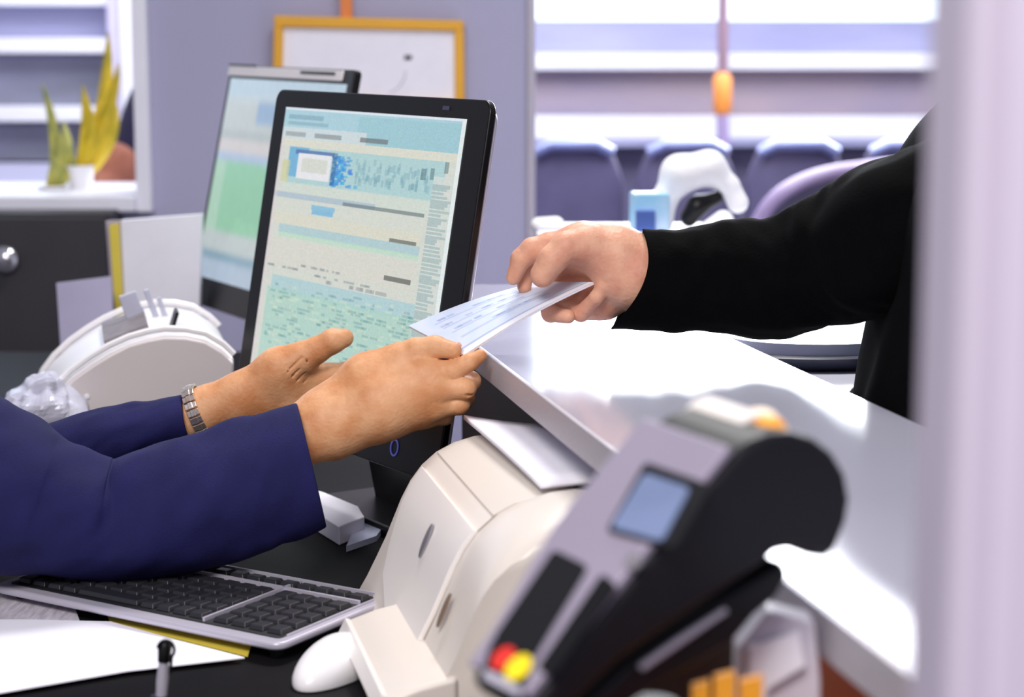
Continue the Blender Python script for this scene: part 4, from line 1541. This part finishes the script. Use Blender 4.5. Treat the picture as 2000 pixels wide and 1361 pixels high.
# cradle and pole
cr = [(1130, 1392), (1230, 1300), (1330, 1228), (1420, 1168), (1500, 1118), (1535, 1095), (1545, 1125), (1520, 1168), (1478, 1204), (1436, 1254), (1380, 1292), (1310, 1328), (1240, 1372), (1190, 1430)]
MB().prism([tp(q[0], q[1], 0.012) for q in cr], -tv * 0.05).build('cradle', 'blackmatte', trm, bevel=0.004)
MB().prism([tp(q[0], q[1], 0.0085) for q in ((1250, 1302), (1330, 1246), (1420, 1188), (1424, 1196), (1336, 1256), (1256, 1311))], -tv * 0.003).build('cradle_trim', 'silver', trm, bevel=0.0008)
pc = tp(1270, 1370, 0.037)
MB().tube([Vector((pc.x, pc.y, pc.z)), Vector((pc.x, pc.y, DESK + 0.01))], 0.014, 24).build('pole', 'blackmatte', trm, smooth=True)
MB().lathe((pc.x, pc.y, DESK), [(0.001, 0), (0.06, 0), (0.06, 0.006), (0.02, 0.014), (0.001, 0.014)], seg=36).build('base_plate', 'blackmatte', trm, smooth=True)

# leaflet holder and leaflets behind the terminal
Yh = 1.02
hp = [P(1500, 1192, Yh), P(1592, 1216, Yh), P(1604, 1330, Yh), P(1610, 1500, Yh), P(1446, 1500, Yh), P(1440, 1268, Yh)]
bz = Vector((hp[3].x, hp[3].y, DESK)), Vector((hp[4].x, hp[4].y, DESK))
hp[3], hp[4] = bz
o = MB().prism(hp, Vector((0, 0.022, 0))).build('leaflet_holder', 'ghost', bevel=0.002)
tag(o, 'milky translucent leaflet holder in front of the rust orange panel, lower right', 'holder')
o = MB().prism([P(1466, 1262, Yh - .006), P(1560, 1236, Yh - .006), P(1572, 1300, Yh - .006), P(1500, 1345, Yh - .006), P(1470, 1500, Yh - .006), P(1452, 1500, Yh - .006)], Vector((0, 0.003, 0))).build('folded_sheet', 'paper')
o.parent = bpy.data.objects['leaflet_holder']
o.location = o.location - o.parent.location
for k, (px, py, dx) in enumerate(((1352, 1336, 34), (1396, 1318, 40), (1446, 1326, 44))):
    q = [P(px, py + 6, .965), P(px + dx, py - 4, .965), P(px + dx + 2, 1500, .965), P(px - 2, 1500, .965)]
    q[2] = Vector((q[2].x, q[2].y, DESK)); q[3] = Vector((q[3].x, q[3].y, DESK))
    o = MB().prism(q, Vector((0, 0.006, 0))).build('leaflet', 'orange')
    tag(o, ['orange leaflet nearest the terminal cradle, leftmost of three', 'middle one of the three orange leaflets below the terminal', 'orange leaflet touching the milky holder, rightmost of three'][k], 'leaflet', 'orange leaflets under the terminal')

# ================================================================== TRAY ON THE CUSTOMER LEDGE
zt = H - 0.33
ta = PZ(1580, 722, 0.33)
tc_ = Vector((ta.x + 0.012, ta.y + 0.05, zt))
tc_.z += 0.0006
tr = thing('document_tray', tuple(tc_), 'oval dark-rimmed tray with pale top on the ledge under the black sleeve', 'tray')
MB().lathe(tc_, [(0.001, 0.0), (0.062, 0.0), (0.070, 0.006), (0.072, 0.013), (0.068, 0.015), (0.001, 0.015)], seg=48, sx=1.45, xdir=(1, 0, 0)).build('rim', mat('slate_rim', srgb(60, 64, 84), 0.4), tr, smooth=True)
MB().lathe(tc_, [(0.001, 0.0152), (0.064, 0.0152), (0.060, 0.026), (0.001, 0.028)], seg=48, sx=1.45, xdir=(1, 0, 0)).build('dish', mat('pale_blue_dish', srgb(206, 212, 240), 0.3), tr, smooth=True)

# ================================================================== BACKGROUND FURNISHING
# cupboard, left
Yc = 3.86
cb = thing('cupboard', (X(0, Yc), Yc, 0), 'charcoal cupboard with a round steel knob below the white hatch sill', 'cupboard')
cx1, cx0 = X(203, Yc), X(-700, Yc)
MB().abox(cx0, cx1, Yc, Yc + 0.135, 0, Zp(416, Yc)).build('carcass', 'charcoal', cb, bevel=0.003)
dr = MB().abox(X(-260, Yc), cx1 - 0.006, Yc - 0.018, Yc - 0.0005, 0.06, Zp(424, Yc)).build('door', 'charcoal', cb, bevel=0.002)
kc = P(12, 505, Yc - 0.03)
MB().lathe(kc + Vector((0, 0.012, 0)), [(0.006, 0), (0.006, 0.012), (0.020, 0.018), (0.024, 0.026), (0.016, 0.034), (0.001, 0.036)], axis=(0, -1, 0), seg=28).build('knob', 'steel', dr, smooth=True)
dr2 = MB().abox(cx0 + 0.006, X(-264, Yc), Yc - 0.018, Yc - 0.0005, 0.06, Zp(424, Yc)).build('door', 'charcoal', cb, bevel=0.002)

# hanging board with yellow frame
Yb = YW - 0.03
bd_ = thing('notice_board', tuple(P(718, 200, Yb)), 'white notice board in a yellow frame hanging by an orange strap on the wall', 'board')
b0, b1, b2, b3 = P(536, 30, Yb), P(906, 40, Yb), P(908, 215, Yb), P(532, 215, Yb)


def lerp2(s, t):
    return (b0.lerp(b1, s)).lerp(b3.lerp(b2, s), t)


MB().prism([lerp2(.035, .07), lerp2(.965, .07), lerp2(.965, .93), lerp2(.035, .93)], Vector((0, 0.008, 0))).build('sheet', 'paper', bd_)
fr = MB()
w_y = mat('amber_frame', srgb(232, 170, 40), 0.45, var=0.04)
for q in (((0, 0), (1, 0), (1, .12), (0, .12)), ((0, .88), (1, .88), (1, 1), (0, 1)), ((0, .115), (.05, .115), (.05, .885), (0, .885)), ((.95, .115), (1, .115), (1, .885), (.95, .885))):
    fr.prism([lerp2(*p) + Vector((0, -0.01, 0)) for p in q], Vector((0, 0.02, 0)))
fr.build('frame', w_y, bd_, bevel=0.003)
sx_ = P(677, 30, Yb)
MB().abox(sx_.x - 0.011, sx_.x + 0.011, Yb - 0.005, Yb + 0.003, sx_.z - 0.004, sx_.z + 0.22).build('strap', mat('orange_strap', srgb(232, 130, 60), 0.5), bd_)
MB().lathe((sx_.x, Yb + 0.003, sx_.z + 0.215), [(0.008, 0), (0.008, 0.02), (0.001, 0.026)], axis=(0, 1, 0), seg=14).build('hook', 'steel', bd_)
c_ = P(797, 112, Yb - 0.001)
MB().box(c_, (1, 0, 0), (0, 1, 0), UP, 0.007, 0.001, 0.004).build('mark', 'blackmatte', bd_)
arc = [P(792 - 46 * (1 - math.cos(a)), 138 + 46 * math.sin(a), Yb - 0.001) for a in [math.radians(x) for x in range(0, 76, 12)]]
MB().tube(arc, 0.0012, 6).build('mark', 'greyblue', bd_)

# plants on the hatch sill
zs = Zp(380, YW)
rp = random.Random(7)


def leaf(root, tip, wmax, m, parent, curl=0.0):
    root, tip = Vector(root), Vector(tip)
    n = 9
    d = (tip - root)
    side = Vector((1, 0, 0)).cross(d).normalized()
    wv = Vector((math.cos(curl), math.sin(curl), 0))
    rr = []
    for i in range(n + 1):
        s = i / n
        wdt = wmax * max(0.04, math.sin(math.pi * min(1, 0.18 + s * 0.82)) ** 0.7)
        c = root + d * s + Vector((0.02 * math.sin(s * 2.5 + curl), 0.012 * s * s, 0))
        f = side * 0.25 * wdt
        rr.append([c - wv * wdt, c + f, c + wv * wdt, c + f * 1.4 + side * 0.001])
    MB().rings(rr).build('leaf', m, parent, smooth=True)


def pot(px, py0, r, Y, label, leaves, m, cat='potted plant'):
    c = P(px, 378, Y)
    c.z = zs
    top = Zp(py0, Y)
    t = thing('potted_plant', tuple(c), label, cat)
    hh = top - zs
    MB().lathe(c, [(0.001, 0), (r * .72, 0), (r, hh), (r * 1.06, hh), (r * 1.06, hh + 0.004), (r * .9, hh + 0.004), (r * .85, hh - 0.006), (0.001, hh - 0.006)], seg=28).build('pot', 'white_pl', t, smooth=True)
    for (lx, ly, tx_, ty_, wd, cu) in leaves:
        a = P(lx, ly, Y)
        a.z = max(min(a.z, top + 0.01), zs + 0.012) - 0.006
        leaf(a, P(tx_, ty_, Y + rp.uniform(-.03, .03)), wd, m, t, cu)


pot(104, 366, 0.030, YW + 0.13, 'pale green leafy plant in a low white pot, left of the taller plant',
    [(100, 366, 72, 160, .011, .3), (104, 366, 92, 250, .016, -.3), (106, 366, 120, 235, .014, .6), (98, 366, 82, 300, .012, 0), (110, 366, 128, 300, .012, .2)], 'leafg')
pot(158, 326, 0.030, YW + 0.15, 'tall yellow-green plant in a white pot on the hatch sill',
    [(150, 330, 150, 165, .013, .2), (156, 330, 160, 210, .014, -.2), (160, 330, 205, 60, .015, .4), (166, 330, 214, 120, .016, -.3), (168, 330, 186, 190, .018, 0), (172, 330, 222, 200, .014, .5), (158, 330, 180, 240, .016, -.5)], 'leaf')

# person seated behind the partition
Yp2 = YW + 0.62
pc_ = P(318, 300, Yp2)
hc, hch, hcut = head_core(pc_.x + 0.06, Yp2 + 0.05, H + 0.16, -1.0, 0.1)
fore = cones3((*P(300, 330, Yp2), .052), (*P(250, 335, Yp2 - .05), .066), (*P(206, 385, Yp2 - .10), .052), (*P(176, 430, Yp2 - 0.12), .028))
VB, QB = implicit(hc + cones3((pc_.x + .06, Yp2, 1.1, .11), (pc_.x + .06, Yp2, .6, .12)) + fore, hch, hcut, 0.006, kcore=0.02)
seated = thing('person', (pc_.x, Yp2, 0), 'person in dark navy seen only as a bare elbow behind the plants and hatch', 'person')
mesh_np([(relax(VB, QB, 1), QB)], 'body', 'skin_c', seated)
VT, QT = implicit(cones3((pc_.x + .07, Yp2 + .02, 1.08, .15), (pc_.x + .07, Yp2 + .02, .5, .17)) +
                  cones3((*P(300, 200, Yp2), .05), (*P(272, 300, Yp2 - .03), .062)), [], [], 0.008, kcore=0.04)
mesh_np([(relax(VT, QT, 2), QT)], 'shirt', mat('dark_navy_cloth', srgb(44, 38, 70), 0.8), seated, label='dark navy top')

# low cabinet with clutter beyond the black sleeve
Yk = 2.95
zk = Zp(455, Yk)
o = MB().abox(X(1048, Yk), X(2000, Yk), Yk, Yk + 0.17, 0, zk).build('low_cabinet', 'white_frame', bevel=0.004)
tag(o, 'white low cabinet carrying the packets, hidden behind hand and black sleeve', 'cabinet')
Yo = Yk + 0.09


def blob(name, base, chains_, m, h=0.0025, k=0.012, parent=None):
    core = []
    for c in chains_:
        core += chain(base, *c)
    V, Q_ = implicit(core, [], [], h, kcore=k)
    V = relax(V, Q_, 1)
    zf = zk + 0.001
    V[:, 2] = np.maximum(V[:, 2], zf)
    return mesh_np([(V, Q_)], name, m, parent)


o = blob('soft_toy', Yo, [[(1296, 440, 0, 18), (1300, 385, 0, 24), (1328, 340, 0, 38), (1384, 328, 0, 34), (1424, 362, 0, 19), (1441, 396, 0, 21)],
                          [(1412, 432, -20, 22), (1380, 446, -20, 14)]], 'fluff', k=0.008)
tag(o, 'puffy white arch-shaped soft toy above the black sleeve, in front of the chairs', 'soft toy')
o = blob('void_fill', Yo + 0.03, [[(1346, 425, -32, 18), (1362, 402, -32, 18), (1400, 386, -32, 13)]], 'black')  # black body stands in for the dark void under the arch
tag(o, 'black fill painting the dark hollow of the white arch', 'void_fill')
q_ = P(1268, 390, Yo - 0.04)
o = MB().box((q_.x, q_.y, zk + 0.028), (1, 0, 0), (0, 1, 0), UP, 0.027, 0.02, 0.0275).build('packet', 'cyan', bevel=0.004)
o.rotation_euler = (0, 0, 0.1)
tag(o, 'light cyan packet left of the white arch-shaped soft toy', 'packet')
q_ = P(1262, 420, Yo - 0.085)
o = MB().box((q_.x, Yo - 0.070, zk + 0.016), (1, 0, 0), (0, 1, 0), UP, 0.014, 0.006, 0.0155).build('packet', 'blue', bevel=0.002)
tag(o, 'small blue packet in front of the light cyan packet', 'packet')
o = blob('cloth_bundle', Yk + 0.06, [[(1052, 440, 0, 16), (1085, 440, 0, 18)]], 'fluff')
tag(o, 'small white rounded bundle at the wall edge above the customer\'s fingers', 'bundle')

# row of chairs, far
Ych = 5.4


def make_chair():
    t = thing('waiting_chair', (0, 0, 0), 'x', 'chair', 'dark chairs along the far windows')
    zt_ = Zp(292, Ych)
    n = 12
    rr = []
    for i in range(n + 1):
        s = i / n
        z = 0.44 + (zt_ - 0.44) * s
        hw = 0.134 * (1 - 0.25 * max(0, s - 0.85) / 0.15)
        y = 0.05 * s
        rr.append([Vector((-hw, y, z)), Vector((-hw * .6, y - .025, z)), Vector((hw * .6, y - .025, z)), Vector((hw, y, z)), Vector((hw, y + .05, z)), Vector((-hw, y + .05, z))])
    MB().rings(rr).build('backrest', 'purple', t, bevel=0.012, seg=3)
    MB().abox(-0.134, 0.134, -0.40, 0.03, 0.40, 0.47).build('seat', 'purple', t, bevel=0.02, seg=3)
    MB().tube([(-0.10, 0.03, zt_ - 0.01), (-0.06, 0.015, zt_ + 0.012), (0.06, 0.015, zt_ + 0.012), (0.10, 0.03, zt_ - 0.01)], 0.017, 12).build('top_rail', mat('lilac_steel', srgb(150, 158, 205), 0.3, metal=0.4), t, smooth=True)
    for (a, b) in ((-1, -1), (1, -1), (-1, 1), (1, 1)):
        MB().tube([(a * .13, -0.18 + b * .18, 0.0), (a * .13, -0.18 + b * .18, 0.41)], 0.012, 10).build('leg', 'silver', t, smooth=True)
    return t


ch0 = make_chair()
chl = ['dark aubergine chair at the far windows, next to the grey wall edge', 'dark aubergine chair at the far windows, left behind the white soft toy',
       'dark aubergine chair at the far windows, just right of the orange-marked cord', 'dark aubergine chair at the far windows, rightmost before the customer']
for i, px in enumerate((1122, 1348, 1568, 1790)):
    if i == 0:
        t = ch0
    else:
        t = ch0.copy()
        COL.objects.link(t)
        for c in list(ch0.children):
            d = c.copy()
            COL.objects.link(d)
            d.parent = t
    t.location = (X(px, Ych), Ych, 0)
    t['label'] = chl[i]

# lilac tub chair
Yt = 4.3
tb = thing('tub_chair', (X(1660, Yt), Yt + 0.2, 0), 'lilac rounded tub chair with peach cushion behind the black sleeve', 'armchair')
rim = [P(1478, 440, Yt), P(1510, 392, Yt), P(1560, 358, Yt + .08), P(1620, 338, Yt + .18), P(1690, 328, Yt + .28), P(1750, 322, Yt + .36), P(1830, 324, Yt + .4), P(1900, 350, Yt + .3), P(1940, 390, Yt + .15)]
R_ = [Vector(v) for v in catmull([tuple(p) for p in rim], 5)]
MB().tube(R_, 0.017, 12).build('rim', 'lilac', tb, smooth=True)
vs, nR = [], len(R_)
mb = MB()
rr = []
ctr_ = Vector((X(1700, Yt), Yt + .12, 0))
for p in R_:
    o_in = (Vector((ctr_.x, ctr_.y, p.z)) - p).normalized()
    rr.append([p + o_in * 0.012, p - o_in * 0.012, Vector((p.x, p.y, 0.12)) - o_in * 0.012, Vector((p.x, p.y, 0.12)) + o_in * 0.012])
mb.rings(rr).build('shell', 'purple', tb, smooth=True)
MB().lathe((ctr_.x, ctr_.y + 0.02, 0.30), [(0.001, 0), (0.19, 0), (0.2, 0.06), (0.18, 0.12), (0.001, 0.14)], seg=32).build('seat', 'purple', tb, smooth=True)
MB().ellipsoid(P(1660, 415, Yt + 0.20), Vector((0.125, 0.0, 0)), Vector((0, 0.03, 0)), Vector((0, 0.01, 0.07)), 28, 16).build('cushion', 'peach', tb, smooth=True)
MB().lathe((ctr_.x, ctr_.y, 0), [(0.16, 0), (0.16, 0.02), (0.03, 0.04), (0.03, 0.31)], seg=28).build('foot', 'silver', tb, smooth=True)

# blind cord with orange pull
Yd = 6.6
cd_ = thing('blind_cord', tuple(P(1410, 290, Yd)), 'brown blind cord with an orange pull hanging before the far window', 'cord')
MB().tube([P(1412, 146, Yd), P(1412, -60, Yd), P(1412, -700, Yd)], 0.018, 12).build('cord', mat('taupe_cord', srgb(140, 112, 128), 0.6), cd_, smooth=True)
MB().tube([P(1412, 140, Yd), P(1411, 152, Yd), P(1411, 214, Yd), P(1411, 226, Yd)], [0.016, 0.030, 0.030, 0.016], 16).build('pull', mat('orange_pull', srgb(240, 150, 70), 0.5), cd_, smooth=True)
MB().tube([P(1411, 224, Yd), P(1413, 300, Yd)], 0.020, 12).build('tassel', mat('mauve_tassel', srgb(158, 140, 182), 0.6), cd_, smooth=True)
